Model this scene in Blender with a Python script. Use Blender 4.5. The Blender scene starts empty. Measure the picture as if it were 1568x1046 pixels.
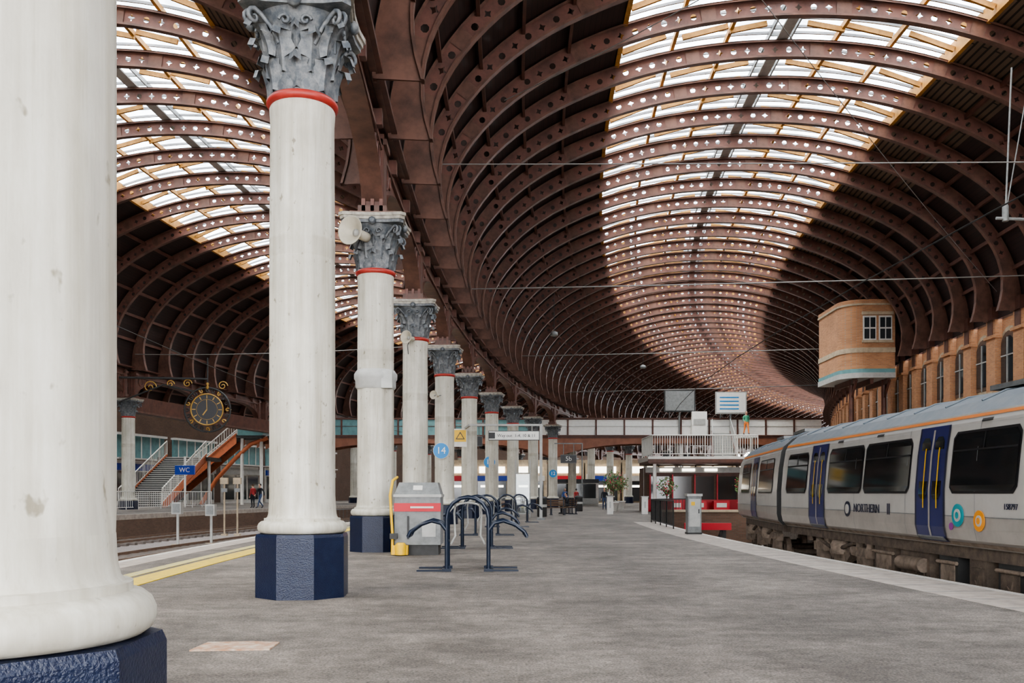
import bpy, math, random
from mathutils import Vector, Matrix
from math import sin, cos, pi, radians, sqrt
random.seed(4)
R=234.0; CX=-3.25+R; CY=27.0
def P(o,s,z=0.0):
    a=s/R; r=R-o
    return Vector((CX-r*cos(a), CY+r*sin(a), z))
def F(o,s,z=0.0):
    return Matrix.Translation(P(o,s,z)) @ Matrix.Rotation(-s/R,4,'Z')
def T(x,y,z=0,rz=0,sc=1):
    return Matrix.Translation((x,y,z)) @ Matrix.Rotation(rz,4,'Z') @ Matrix.Scale(sc,4)

# ---------------- materials ----------------
MATS={}
def mat(name,col,rough=.6,metal=0.0,var=0.0,scale=4.0,bump=0.0,bscale=30.0,col2=None,emit=0,spec=.5,stretch=None,lo=.4,hi=.68):
    if name in MATS: return MATS[name]
    m=bpy.data.materials.new(name); m.use_nodes=True
    nt=m.node_tree; b=nt.nodes['Principled BSDF']
    b.inputs['Roughness'].default_value=rough; b.inputs['Metallic'].default_value=metal
    b.inputs['Specular IOR Level'].default_value=spec
    b.inputs['Base Color'].default_value=(*col,1)
    tc=nt.nodes.new('ShaderNodeTexCoord')
    n=nt.nodes.new('ShaderNodeTexNoise'); n.inputs['Scale'].default_value=scale; n.inputs['Detail'].default_value=6
    n.inputs['Roughness'].default_value=.65
    if stretch:
        mp=nt.nodes.new('ShaderNodeMapping'); mp.inputs['Scale'].default_value=stretch
        nt.links.new(tc.outputs['Object'],mp.inputs['Vector']); nt.links.new(mp.outputs['Vector'],n.inputs['Vector'])
    else: nt.links.new(tc.outputs['Object'],n.inputs['Vector'])
    mx=nt.nodes.new('ShaderNodeMix'); mx.data_type='RGBA'
    c2=col2 if col2 else tuple(c*(1-var) for c in col)
    mx.inputs[6].default_value=(*col,1); mx.inputs[7].default_value=(*c2,1)
    rp=nt.nodes.new('ShaderNodeValToRGB'); rp.color_ramp.elements[0].position=lo; rp.color_ramp.elements[1].position=hi
    nt.links.new(n.outputs['Fac'],rp.inputs['Fac']); nt.links.new(rp.outputs['Color'],mx.inputs[0])
    nt.links.new(mx.outputs[2],b.inputs['Base Color'])
    if bump>0:
        n2=nt.nodes.new('ShaderNodeTexNoise'); n2.inputs['Scale'].default_value=bscale; n2.inputs['Detail'].default_value=4
        nt.links.new(tc.outputs['Object'],n2.inputs['Vector'])
        bp=nt.nodes.new('ShaderNodeBump'); bp.inputs['Strength'].default_value=bump; bp.inputs['Distance'].default_value=.02
        nt.links.new(n2.outputs['Fac'],bp.inputs['Height']); nt.links.new(bp.outputs['Normal'],b.inputs['Normal'])
    if emit:
        b.inputs['Emission Color'].default_value=(*col,1); b.inputs['Emission Strength'].default_value=emit
    MATS[name]=m; return m

def columnpaint():
    m=bpy.data.materials.new('cream_paint'); m.use_nodes=True; nt=m.node_tree; b=nt.nodes['Principled BSDF']
    b.inputs['Roughness'].default_value=.48
    tc=nt.nodes.new('ShaderNodeTexCoord')
    oi=nt.nodes.new('ShaderNodeObjectInfo')
    ad=nt.nodes.new('ShaderNodeVectorMath'); ad.operation='ADD'
    cm=nt.nodes.new('ShaderNodeCombineXYZ'); mu=nt.nodes.new('ShaderNodeMath'); mu.operation='MULTIPLY'; mu.inputs[1].default_value=40
    nt.links.new(oi.outputs['Random'],mu.inputs[0]); nt.links.new(mu.outputs[0],cm.inputs[0]); nt.links.new(mu.outputs[0],cm.inputs[2])
    nt.links.new(tc.outputs['Object'],ad.inputs[0]); nt.links.new(cm.outputs[0],ad.inputs[1])
    def layer(stretch,scale,p0,c0,p1,c1,det=6,rg=.65):
        mp=nt.nodes.new('ShaderNodeMapping'); mp.inputs['Scale'].default_value=stretch
        nt.links.new(ad.outputs[0],mp.inputs['Vector'])
        n=nt.nodes.new('ShaderNodeTexNoise'); n.inputs['Scale'].default_value=scale; n.inputs['Detail'].default_value=det; n.inputs['Roughness'].default_value=rg
        nt.links.new(mp.outputs['Vector'],n.inputs['Vector'])
        r=nt.nodes.new('ShaderNodeValToRGB'); e=r.color_ramp.elements
        e[0].position=p0; e[0].color=(*c0,1); e[1].position=p1; e[1].color=(*c1,1)
        nt.links.new(n.outputs['Fac'],r.inputs['Fac']); return r,n
    r1,_=layer((5,5,.22),2.0,.38,(.60,.58,.52),.70,(.43,.40,.33))
    r2,_=layer((1,1,.8),1.3,.35,(.82,.81,.78),.62,(1.04,1.04,1.03))
    r3,nn=layer((1,1,.6),13,.27,(.52,.49,.43),.34,(1,1,1),3,.5)
    r4,_=layer((9,9,.5),1.5,.60,(1,1,1),.74,(.74,.71,.64))
    cur=r1.outputs['Color']
    for rr in (r2,r3,r4):
        mx=nt.nodes.new('ShaderNodeMix'); mx.data_type='RGBA'; mx.blend_type='MULTIPLY'; mx.inputs[0].default_value=1
        nt.links.new(cur,mx.inputs[6]); nt.links.new(rr.outputs['Color'],mx.inputs[7]); cur=mx.outputs[2]
    nt.links.new(cur,b.inputs['Base Color'])
    bp=nt.nodes.new('ShaderNodeBump'); bp.inputs['Strength'].default_value=.35; bp.inputs['Distance'].default_value=.012
    nt.links.new(nn.outputs['Fac'],bp.inputs['Height']); nt.links.new(bp.outputs['Normal'],b.inputs['Normal'])
    MATS['cream_paint']=m; return m

def brickmat(name,c1,c2,mortar,bw=.23,rh=.075,uv=False,ms=.01,rough=.8):
    m=bpy.data.materials.new(name); m.use_nodes=True; nt=m.node_tree; b=nt.nodes['Principled BSDF']
    b.inputs['Roughness'].default_value=rough
    tc=nt.nodes.new('ShaderNodeTexCoord'); br=nt.nodes.new('ShaderNodeTexBrick')
    if uv: nt.links.new(tc.outputs['UV'],br.inputs['Vector'])
    else:
        sp=nt.nodes.new('ShaderNodeSeparateXYZ'); nt.links.new(tc.outputs['Object'],sp.inputs[0])
        ad=nt.nodes.new('ShaderNodeMath'); nt.links.new(sp.outputs[0],ad.inputs[0]); nt.links.new(sp.outputs[1],ad.inputs[1])
        cb=nt.nodes.new('ShaderNodeCombineXYZ'); nt.links.new(ad.outputs[0],cb.inputs[0]); nt.links.new(sp.outputs[2],cb.inputs[1])
        nt.links.new(cb.outputs[0],br.inputs['Vector'])
    br.inputs['Color1'].default_value=(*c1,1); br.inputs['Color2'].default_value=(*c2,1); br.inputs['Mortar'].default_value=(*mortar,1)
    br.inputs['Scale'].default_value=1; br.inputs['Mortar Size'].default_value=ms
    br.inputs['Brick Width'].default_value=bw; br.inputs['Row Height'].default_value=rh
    n=nt.nodes.new('ShaderNodeTexNoise'); n.inputs['Scale'].default_value=.7; n.inputs['Detail'].default_value=5
    nt.links.new(tc.outputs['Object'],n.inputs['Vector'])
    mx=nt.nodes.new('ShaderNodeMix'); mx.data_type='RGBA'; mx.blend_type='MULTIPLY'; mx.inputs[0].default_value=.5
    nt.links.new(br.outputs['Color'],mx.inputs[6]); nt.links.new(n.outputs['Fac'],mx.inputs[7])
    nt.links.new(mx.outputs[2],b.inputs['Base Color'])
    MATS[name]=m; return m

def asphaltmat():
    m=bpy.data.materials.new('asphalt'); m.use_nodes=True; nt=m.node_tree; b=nt.nodes['Principled BSDF']
    b.inputs['Roughness'].default_value=.8
    tc=nt.nodes.new('ShaderNodeTexCoord')
    def noise(scale,detail,stretch,p0,c0,p1,c1,rough=.7):
        mp=nt.nodes.new('ShaderNodeMapping'); mp.inputs['Scale'].default_value=stretch
        nt.links.new(tc.outputs['Object'],mp.inputs['Vector'])
        a=nt.nodes.new('ShaderNodeTexNoise'); a.inputs['Scale'].default_value=scale; a.inputs['Detail'].default_value=detail; a.inputs['Roughness'].default_value=rough
        nt.links.new(mp.outputs['Vector'],a.inputs['Vector'])
        r=nt.nodes.new('ShaderNodeValToRGB'); e=r.color_ramp.elements; e[0].position=p0; e[0].color=(*c0,1); e[1].position=p1; e[1].color=(*c1,1)
        nt.links.new(a.outputs['Fac'],r.inputs['Fac']); return a,r
    _,r1=noise(1.1,9,(.6,1,1),.38,(.125,.110,.098),.62,(.235,.210,.188),.75)
    _,r2=noise(.35,6,(1,.5,1),.38,(.74,.73,.72),.60,(1.18,1.16,1.14))
    f,r3=noise(48,3,(1,1,1),.36,(.30,.30,.30),.62,(1.45,1.43,1.40))
    _,r4=noise(5,8,(1,1,1),.42,(.76,.75,.74),.58,(1.12,1.12,1.12),.8)
    _,r5=noise(14,2,(1,1,1),.26,(.45,.44,.43),.31,(1,1,1),.4)
    cur=r1.outputs['Color']
    for rr,fa in ((r2,1),(r3,.8),(r4,1),(r5,.8)):
        mx=nt.nodes.new('ShaderNodeMix'); mx.data_type='RGBA'; mx.blend_type='MULTIPLY'; mx.inputs[0].default_value=fa
        nt.links.new(cur,mx.inputs[6]); nt.links.new(rr.outputs['Color'],mx.inputs[7]); cur=mx.outputs[2]
    nt.links.new(cur,b.inputs['Base Color'])
    bp=nt.nodes.new('ShaderNodeBump'); bp.inputs['Strength'].default_value=.5; bp.inputs['Distance'].default_value=.012
    nt.links.new(f.outputs['Fac'],bp.inputs['Height']); nt.links.new(bp.outputs['Normal'],b.inputs['Normal'])
    MATS['asphalt']=m; return m
def glassroof():
    m=bpy.data.materials.new('roof_glass'); m.use_nodes=True; nt=m.node_tree
    for n in list(nt.nodes): nt.nodes.remove(n)
    o=nt.nodes.new('ShaderNodeOutputMaterial'); t=nt.nodes.new('ShaderNodeBsdfTransparent')
    tc=nt.nodes.new('ShaderNodeTexCoord'); nz=nt.nodes.new('ShaderNodeTexNoise'); nz.inputs['Scale'].default_value=.6; nz.inputs['Detail'].default_value=5
    nt.links.new(tc.outputs['Object'],nz.inputs['Vector'])
    rp=nt.nodes.new('ShaderNodeValToRGB'); rp.color_ramp.elements[0].position=.38; rp.color_ramp.elements[0].color=(.48,.53,.56,1); rp.color_ramp.elements[1].position=.6; rp.color_ramp.elements[1].color=(.90,.94,.97,1)
    nt.links.new(nz.outputs['Fac'],rp.inputs['Fac']); nt.links.new(rp.outputs['Color'],t.inputs[0])
    g=nt.nodes.new('ShaderNodeBsdfGlossy'); g.inputs['Roughness'].default_value=.15
    mx=nt.nodes.new('ShaderNodeMixShader'); mx.inputs[0].default_value=.06
    nt.links.new(t.outputs[0],mx.inputs[1]); nt.links.new(g.outputs[0],mx.inputs[2]); nt.links.new(mx.outputs[0],o.inputs[0])
    MATS['roof_glass']=m; return m

WHITE=columnpaint()
NAVY=mat('navy_gloss',(.005,.010,.034),.30,scale=8,col2=(.010,.018,.046),bump=.4,bscale=70)
CAP=mat('capital_grey',(.085,.098,.112),.45,scale=9,col2=(.22,.225,.225),bump=.3)
ABAC=mat('abacus_paint',(.42,.39,.33),.5,scale=7,col2=(.20,.185,.16))
REDRING=mat('red_ring',(.42,.04,.03),.45,var=.3)
RIB=mat('rib_iron',(.185,.082,.062),.5,scale=1.2,col2=(.075,.038,.032))
RIBD=mat('rib_flange',(.175,.088,.064),.45,scale=1.5,col2=(.075,.042,.033))
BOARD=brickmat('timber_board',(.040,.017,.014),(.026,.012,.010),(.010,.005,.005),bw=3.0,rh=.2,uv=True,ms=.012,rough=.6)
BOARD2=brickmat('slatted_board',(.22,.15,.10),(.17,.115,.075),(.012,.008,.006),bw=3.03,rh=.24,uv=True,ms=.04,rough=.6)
OCHRE=mat('ochre_timber',(.55,.27,.06),.6,var=.4,scale=3)
BAR=mat('glazing_bar',(.24,.24,.25),.5,var=.3)
GREY=mat('grey_steel',(.24,.25,.25),.5,var=.3,scale=6)
LGREY=mat('light_grey',(.46,.46,.44),.5,var=.2,scale=4)
DGREY=mat('dark_grey',(.045,.045,.045),.55,var=.3,scale=6)
BLACK=mat('black',(.012,.012,.015),.4)
WPAINT=mat('white_paint',(.72,.70,.66),.45,var=.15,scale=3)
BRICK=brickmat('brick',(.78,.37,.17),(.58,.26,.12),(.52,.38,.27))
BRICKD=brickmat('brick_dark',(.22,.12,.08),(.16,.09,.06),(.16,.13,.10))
STONE=mat('stone',(.52,.42,.30),.8,var=.3,scale=3,bump=.3)
COPING=mat('coping',(.43,.37,.32),.8,scale=4,col2=(.28,.24,.21),bump=.3,bscale=15)
WLINE=mat('white_line',(.60,.56,.51),.7,var=.35,scale=9)
YELLOW=mat('yellow_line',(.76,.54,.04),.6,scale=8,col2=(.50,.37,.08))
YEL=mat('safety_yellow',(.80,.48,.01),.4,var=.1)
BALLAST=mat('ballast',(.42,.36,.33),.9,scale=25,col2=(.16,.14,.13),bump=1.0,bscale=14)
ASPH=asphaltmat(); GLASSR=glassroof()
RAIL=mat('rail_steel',(.26,.17,.12),.4,metal=.6,var=.3)
SLEEPER=mat('sleeper',(.20,.17,.15),.8,var=.3)
BODY=mat('train_silver',(.56,.545,.51),.24,scale=1.2,col2=(.50,.48,.45))
BODYL=mat('train_lower',(.42,.39,.35),.3,scale=2,col2=(.34,.31,.28))
TROOF=mat('train_roof',(.075,.10,.125),.45,scale=3,col2=(.12,.14,.155))
TBLUE=mat('train_blue',(.018,.026,.13),.3)
TDBLUE=mat('train_navy',(.012,.016,.045),.3)
TORANGE=mat('train_orange',(.75,.24,.05),.4)
TGLASS=mat('train_glass',(.014,.018,.02),.06,spec=.9)
UNDER=mat('underframe',(.09,.07,.055),.7,scale=5,col2=(.19,.145,.11),bump=.4)
UNDER2=mat('underframe_light',(.32,.25,.195),.7,scale=5,col2=(.14,.11,.085))
TEAL=mat('teal',(.01,.33,.38),.4); ORANGE=mat('orange_logo',(.9,.36,.03),.4); PURPLE=mat('purple_logo',(.30,.06,.30),.4)
SIGNBLUE=mat('sign_blue',(.01,.24,.60),.4); SBLUE2=mat('royal_blue',(.015,.05,.34),.4)
TEALP=mat('teal_panel',(.16,.33,.34),.5,var=.25,scale=2)
STRRED=mat('stringer_red',(.58,.18,.08),.5,var=.2)
GIRD=mat('girder_brown',(.13,.054,.037),.5,scale=2,col2=(.07,.032,.025))
BGIRD=mat('bridge_girder',(.30,.12,.07),.5,var=.35,scale=1)
REDP=mat('red_paint',(.55,.015,.03),.4)
RACK=mat('rack_navy',(.006,.014,.034),.28)
LEAF=mat('leaf_green',(.06,.14,.035),.6,scale=12,col2=(.13,.22,.06)); FLOWER=mat('flower_red',(.5,.05,.09),.6)
BARK=mat('bark',(.16,.10,.06),.8,var=.3)
GOLD=mat('gold_paint',(.50,.30,.08),.45,metal=.2)
SHOP=mat('shop_glass',(.035,.04,.045),.1,spec=.8)
LAMP=mat('lamp_panel',(1,.93,.8),.5,emit=4.0)
RUST=mat('rust_plate',(.36,.20,.12),.8,scale=9,col2=(.50,.43,.36))
SKIN=mat('skin',(.55,.33,.24),.5)

# ---------------- mesh builder ----------------
class MB:
    def __init__(s): s.v=[];s.f=[];s.m=[];s.sm=[];s.uv=[];s.mats=[]
    def mi(s,m):
        if m not in s.mats: s.mats.append(m)
        return s.mats.index(m)
    def add(s,vs,fs,m,smooth=False,M=None,uvs=None):
        b=len(s.v)
        for v in vs:
            v=Vector(v)
            if M is not None: v=M@v
            s.v.append(v)
        k=s.mi(m)
        for i,f in enumerate(fs):
            s.f.append([b+q for q in f]); s.m.append(k); s.sm.append(smooth)
            s.uv.append(uvs[i] if uvs else [(0,0)]*len(f))
    def box(s,c,sz,m,M=None,rz=0,rx=0,ry=0):
        x,y,z=[q/2 for q in sz]
        vs=[(-x,-y,-z),(x,-y,-z),(x,y,-z),(-x,y,-z),(-x,-y,z),(x,-y,z),(x,y,z),(-x,y,z)]
        L=Matrix.Translation(c)
        if rz: L=L@Matrix.Rotation(rz,4,'Z')
        if rx: L=L@Matrix.Rotation(rx,4,'X')
        if ry: L=L@Matrix.Rotation(ry,4,'Y')
        if M is not None: L=M@L
        s.add(vs,[(0,3,2,1),(4,5,6,7),(0,1,5,4),(1,2,6,5),(2,3,7,6),(3,0,4,7)],m,M=L)
    def beam(s,p0,p1,w,h,m,M=None):
        p0=Vector(p0);p1=Vector(p1);d=(p1-p0)
        if d.length<1e-6: return
        t=d.normalized(); up=Vector((0,0,1))
        if abs(t.z)>.98: up=Vector((0,1,0))
        a=t.cross(up).normalized(); b=a.cross(t).normalized()
        vs=[]
        for p in (p0,p1):
            for q,r in ((-1,-1),(1,-1),(1,1),(-1,1)): vs.append(p+a*q*w/2+b*r*h/2)
        s.add(vs,[(3,2,1,0),(4,5,6,7),(0,1,5,4),(1,2,6,5),(2,3,7,6),(3,0,4,7)],m,M=M)
    def tube(s,pts,r,m,n=8,M=None,cap=True):
        pts=[Vector(p) for p in pts]; k=len(pts)
        rs=r if isinstance(r,(list,tuple)) else [r]*k
        vs=[];prev=None
        for i,p in enumerate(pts):
            t=(pts[min(i+1,k-1)]-pts[max(i-1,0)])
            t=t.normalized() if t.length>1e-9 else Vector((0,0,1))
            if prev is None:
                up=Vector((0,0,1)) if abs(t.z)<.9 else Vector((1,0,0))
                a=t.cross(up).normalized()
            else:
                a=prev-t*prev.dot(t); a=a.normalized() if a.length>1e-6 else t.orthogonal().normalized()
            prev=a; b=t.cross(a)
            for j in range(n):
                an=2*pi*j/n; vs.append(p+(a*cos(an)+b*sin(an))*rs[i])
        fs=[]
        for i in range(k-1):
            for j in range(n): fs.append((i*n+j,i*n+(j+1)%n,(i+1)*n+(j+1)%n,(i+1)*n+j))
        s.add(vs,fs,m,True,M)
        if cap: s.add(vs[:n],[tuple(range(n))],m,False,M); s.add(vs[-n:],[tuple(range(n))],m,False,M)
    def lathe(s,prof,m,n=32,M=None,rot=0,smooth=True):
        vs=[]
        for r,z in prof:
            for j in range(n): a=2*pi*j/n+rot; vs.append((r*cos(a),r*sin(a),z))
        fs=[]
        for i in range(len(prof)-1):
            for j in range(n): fs.append((i*n+j,i*n+(j+1)%n,(i+1)*n+(j+1)%n,(i+1)*n+j))
        fs.append(tuple(range(n))[::-1]); fs.append(tuple((len(prof)-1)*n+j for j in range(n)))
        s.add(vs,fs[:-2],m,smooth,M); s.add(vs,fs[-2:],m,False,M)
    def prism(s,poly,z0,z1,m,M=None,smooth=False):
        n=len(poly); vs=[(x,y,z0) for x,y in poly]+[(x,y,z1) for x,y in poly]
        s.add(vs,[(i,(i+1)%n,n+(i+1)%n,n+i) for i in range(n)],m,smooth,M)
        s.add(vs,[tuple(range(n))[::-1],tuple(range(n,2*n))],m,False,M)
    def disc(s,c,r,m,axis='Y',n=32,th=.03,M=None):
        q={'Y':Matrix.Rotation(pi/2,4,'X'),'X':Matrix.Rotation(pi/2,4,'Y'),'Z':Matrix.Identity(4)}[axis]
        L=Matrix.Translation(c)@q
        if M is not None: L=M@L
        s.lathe([(r,-th/2),(r,th/2)],m,n,L,smooth=False)
    def sweep(s,prof,o0,s0,s1,n,m,closed=False,smooth=False):
        vs=[];k=len(prof);L=[0]
        for i in range(1,k): L.append(L[-1]+sqrt((prof[i][0]-prof[i-1][0])**2+(prof[i][1]-prof[i-1][1])**2))
        ss=[s0+(s1-s0)*i/n for i in range(n+1)]
        for q in ss:
            for x,z in prof: vs.append(P(o0+x,q,z))
        fs=[];uv=[]
        kk=k if closed else k-1
        for i in range(n):
            for j in range(kk):
                j2=(j+1)%k
                fs.append((i*k+j,i*k+j2,(i+1)*k+j2,(i+1)*k+j))
                uv.append([(ss[i],L[j]),(ss[i],L[j2]),(ss[i+1],L[j2]),(ss[i+1],L[j])])
        s.add(vs,fs,m,smooth,None,uv)
    def rect(s,x0,x1,z0,z1,o,s0,s1,n,m): 
        s.sweep([(x0,z0),(x1,z0),(x1,z1),(x0,z1)],o,s0,s1,n,m,True)
        for q in (s0,s1): s.add([P(o+x,q,z) for x,z in ((x0,z0),(x1,z0),(x1,z1),(x0,z1))],[(0,1,2,3)],m)
    def mesh(s,name):
        me=bpy.data.meshes.new(name); me.from_pydata([tuple(v) for v in s.v],[],s.f)
        for m in s.mats: me.materials.append(m)
        me.polygons.foreach_set('material_index',s.m); me.polygons.foreach_set('use_smooth',s.sm)
        ul=me.uv_layers.new(name='UVMap'); fl=[]
        for u in s.uv:
            for a,b in u: fl+= [a,b]
        ul.data.foreach_set('uv',fl); me.update(); return me
    def obj(s,name,M=None,parent=None): return inst(s.mesh(name),name,M,parent)
def inst(me,name,M=None,parent=None):
    o=bpy.data.objects.new(name,me); bpy.context.scene.collection.objects.link(o)
    if parent is not None: o.parent=parent
    if M is not None: o.matrix_local=M
    return o
def empty(name,M=None,parent=None):
    o=bpy.data.objects.new(name,None); o.empty_display_size=.3; bpy.context.scene.collection.objects.link(o)
    if parent is not None: o.parent=parent
    if M is not None: o.matrix_local=M
    return o
def text(body,name,M,size,m,parent,ext=.004):
    c=bpy.data.curves.new(name,'FONT'); c.body=body; c.size=size; c.align_x='CENTER'; c.align_y='CENTER'; c.extrude=ext
    c.materials.append(m); o=bpy.data.objects.new(name,c); bpy.context.scene.collection.objects.link(o)
    o.parent=parent; o.matrix_local=M; return o
FACE=Matrix.Rotation(pi/2,4,'X')   # text facing -Y

S0=-45.0; SE=186.0; ZS=9.6; ZA=17.8; SK=15.15; BAY=9.1
# ---------------- vaults ----------------
def profile(hs,rise,N,n=2.1,z0=ZS):
    raw=[]
    for i in range(801):
        t=pi-pi*i/800; c,sn=cos(t),sin(t)
        raw.append((hs*math.copysign(abs(c)**(2/n),c),z0+rise*abs(sn)**(2/n)))
    L=[0]
    for i in range(1,801): L.append(L[-1]+math.dist(raw[i],raw[i-1]))
    out=[];k=0
    for j in range(N+1):
        l=L[-1]*j/N
        while k<799 and L[k+1]<l: k+=1
        f=(l-L[k])/(L[k+1]-L[k]); out.append((raw[k][0]*(1-f)+raw[k+1][0]*f,raw[k][1]*(1-f)+raw[k+1][1]*f))
    return out,L[-1]
def vault(name,oc,hs,rise,sky,N):
    par=empty(name)
    pr,LL=profile(hs,rise,N)
    nm=[]
    for i in range(N+1):
        a=pr[max(i-1,0)];b=pr[min(i+1,N)]; d=Vector((b[0]-a[0],b[1]-a[1])).normalized()
        nm.append(Vector((d.y,-d.x)))
    def dep(i):
        l=min(i,N-i)*LL/N
        return .48+.14*min(1,l/9)**2+.55*max(0,1-l/3.5)**2
    mb=MB()
    O=[Vector(p) for p in pr]; I=[O[i]+nm[i]*dep(i) for i in range(N+1)]
    v3=lambda p,y=0:(p.x,y,p.y)
    for i in range(N):
        a0,a1,b1,b0=O[i],O[i+1],I[i+1],I[i]
        if i%9==8 or i<5 or i>N-6:
            mb.add([v3(p,y) for y in (-.03,.03) for p in (a0,a1,b1,b0)],[(0,1,2,3),(4,5,6,7)],RIBD); continue
        c=(a0+a1+b0+b1)/4; tx=((a1+b1)-(a0+b0)).normalized(); ny=Vector((-tx.y,tx.x))
        outer=[a0,(a0+a1)/2,a1,(a1+b1)/2,b1,(b0+b1)/2,b0,(a0+b0)/2]
        vs=[v3(p) for p in outer]
        for j,p in enumerate(outer):
            d=p-c; an=math.atan2(d.dot(ny),d.dot(tx))
            an=round(an/(pi/4))*pi/4
            if i%2: r=.105
            else: r=.125 if j%2 else .06
            vs.append(v3(c+(tx*cos(an)+ny*sin(an))*r))
        mb.add(vs,[(j,(j+1)%8,8+(j+1)%8,8+j) for j in range(8)],RIB)
    for E,w in ((O,.14),(I,.12)):
        vs=[];
        for p in E: vs+=[v3(p,-w),v3(p,w)]
        mb.add(vs,[(2*i,2*i+1,2*i+3,2*i+2) for i in range(N)],RIBD)
    for y in (-.12,.12):
        for E,sgn in ((I,-1),(O,1)):
            vs=[]
            for i,p in enumerate(E): vs+=[v3(p,y),v3(p+nm[i]*.07*sgn,y)]
            mb.add(vs,[(2*i,2*i+1,2*i+3,2*i+2) for i in range(N)],RIBD)
    rib=mb.mesh('roof_rib')
    gl=None
    if sky:
        g=MB(); seg=[p for p in pr if abs(p[0])<=sky+.3]
        sp=BAY/3
        for k in range(5):
            y=-sp/2+sp*(k+.5)/5
            for i in range(len(seg)-1):
                g.beam((seg[i][0],y,seg[i][1]+.42),(seg[i+1][0],y,seg[i+1][1]+.42),.06,.09,BAR)
        z=lambda x: ZS+rise*(1-(abs(x)/hs)**2.1)**(1/2.1)
        for sx in (-1,1):
            for x0,x1 in ((sky*.12,sky*.34),(sky*.35,sky*.62),(sky*.72,sky*.98)):
                g.beam((sx*x0,-.75,z(x0)+.3),(sx*x1,-.75,z(x1)+.12),.10,.18,OCHRE)
                g.beam((sx*x0,.75,z(x0)+.3),(sx*x1,.75,z(x1)+.12),.10,.18,OCHRE)
        for yy in (-1.2,0,1.2):
            g.box((0,yy,ZS+rise+.35),(.7,.08,.08),GREY)
        gl=g.mesh('glazing_bay')
    k=0; s=-SK-BAY*3
    while s<SE:
        inst(rib,'rib_%d'%k,F(oc,s),par)
        if gl: inst(gl,'glazing_%d'%k,F(oc,s+BAY/6),par)
        s+=BAY/3;k+=1
    nS=78
    b=MB()
    def zone(x0,x1,m):
        q=[(x*1.004,z+.03) for x,z in pr if x0<=x<=x1]
        for xx in (x0,x1):
            if abs(xx)<hs-.01:
                zz=ZS+rise*(1-(abs(xx)/hs)**2.1)**(1/2.1)
                q.append((xx*1.004,zz+.03))
        q=sorted(set(q)); 
        b.sweep(q,oc,S0,SE,nS,m,smooth=True)
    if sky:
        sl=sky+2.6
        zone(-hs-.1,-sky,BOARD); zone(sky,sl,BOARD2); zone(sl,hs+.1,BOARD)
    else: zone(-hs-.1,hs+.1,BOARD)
    zf=lambda x: ZS+rise*(max(0,1-(abs(x)/hs)**2.1))**(1/2.1)
    for fx in (.62,.74,.84,.92,.975):
        for sx in (-1,1):
            x=sx*fx*hs
            if abs(x)<sky: continue
            b.rect(x-.05,x+.05,zf(x)-.2,zf(x)-.02,oc,S0,SE,nS,GIRD)
    if sky:
        for x in (-sky,sky):
            b.rect(x-.08,x+.08,zf(x)-.05,zf(x)+.5,oc,S0,SE,nS,OCHRE)
        for fx in (.33,.66):
            for sx in (-1,1):
                x=sx*fx*sky; b.rect(x-.06,x+.06,zf(x)+.14,zf(x)+.34,oc,S0,SE,nS,OCHRE)
        b.rect(-.2,.2,ZS+rise+.06,ZS+rise+.12,oc,S0,SE,nS,LGREY)
        for x in (-.4,.4): b.rect(x-.03,x+.03,ZS+rise+.25,ZS+rise+.45,oc,S0,SE,nS,GREY)
        g=[(x,z+.46) for x,z in pr if abs(x)<=sky+.2]
        b.sweep(g,oc,S0,SE,nS,GLASSR,smooth=True)
    b.obj('roof_boarding',parent=par)
HS=12.7
vault('vaulted_roof',13.0,HS,ZA-ZS,6.0,66)
vault('vaulted_roof',-12.35,12.05,ZA-ZS,5.6,62)
vault('vaulted_roof',-33.4,8.4,5.6,3.2,44)

# ---------------- columns ----------------
def leafpatch(mb,ang,z0,h,w,r0,r1,m):
    nu,nv=5,9; vs=[]
    for j in range(nv):
        t=j/(nv-1)
        if t<.75: z=z0+h*(t/.75); r=r0+(r1-r0)*(t/.75)**2*.55
        else:
            q=(t-.75)/.25; z=z0+h+sin(q*pi*.9)*.03-q*q*.10; r=r0+(r1-r0)*(.55+.6*sin(q*pi*.5))
        ww=w*(.6+.5*sin(pi*min(1,t*.9+.05)))*(1+.22*sin(t*26)) *(1 if t<.85 else .7)
        for i in range(nu):
            u=(i/(nu-1)-.5)*2
            rr=r-.035*abs(u)+(.02 if i==2 else 0)
            a=ang+u*ww/2/r
            vs.append((rr*cos(a),rr*sin(a),z-abs(u)*.03))
    fs=[(j*nu+i,j*nu+i+1,(j+1)*nu+i+1,(j+1)*nu+i) for j in range(nv-1) for i in range(nu-1)]
    mb.add(vs,fs,m,False)
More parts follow.
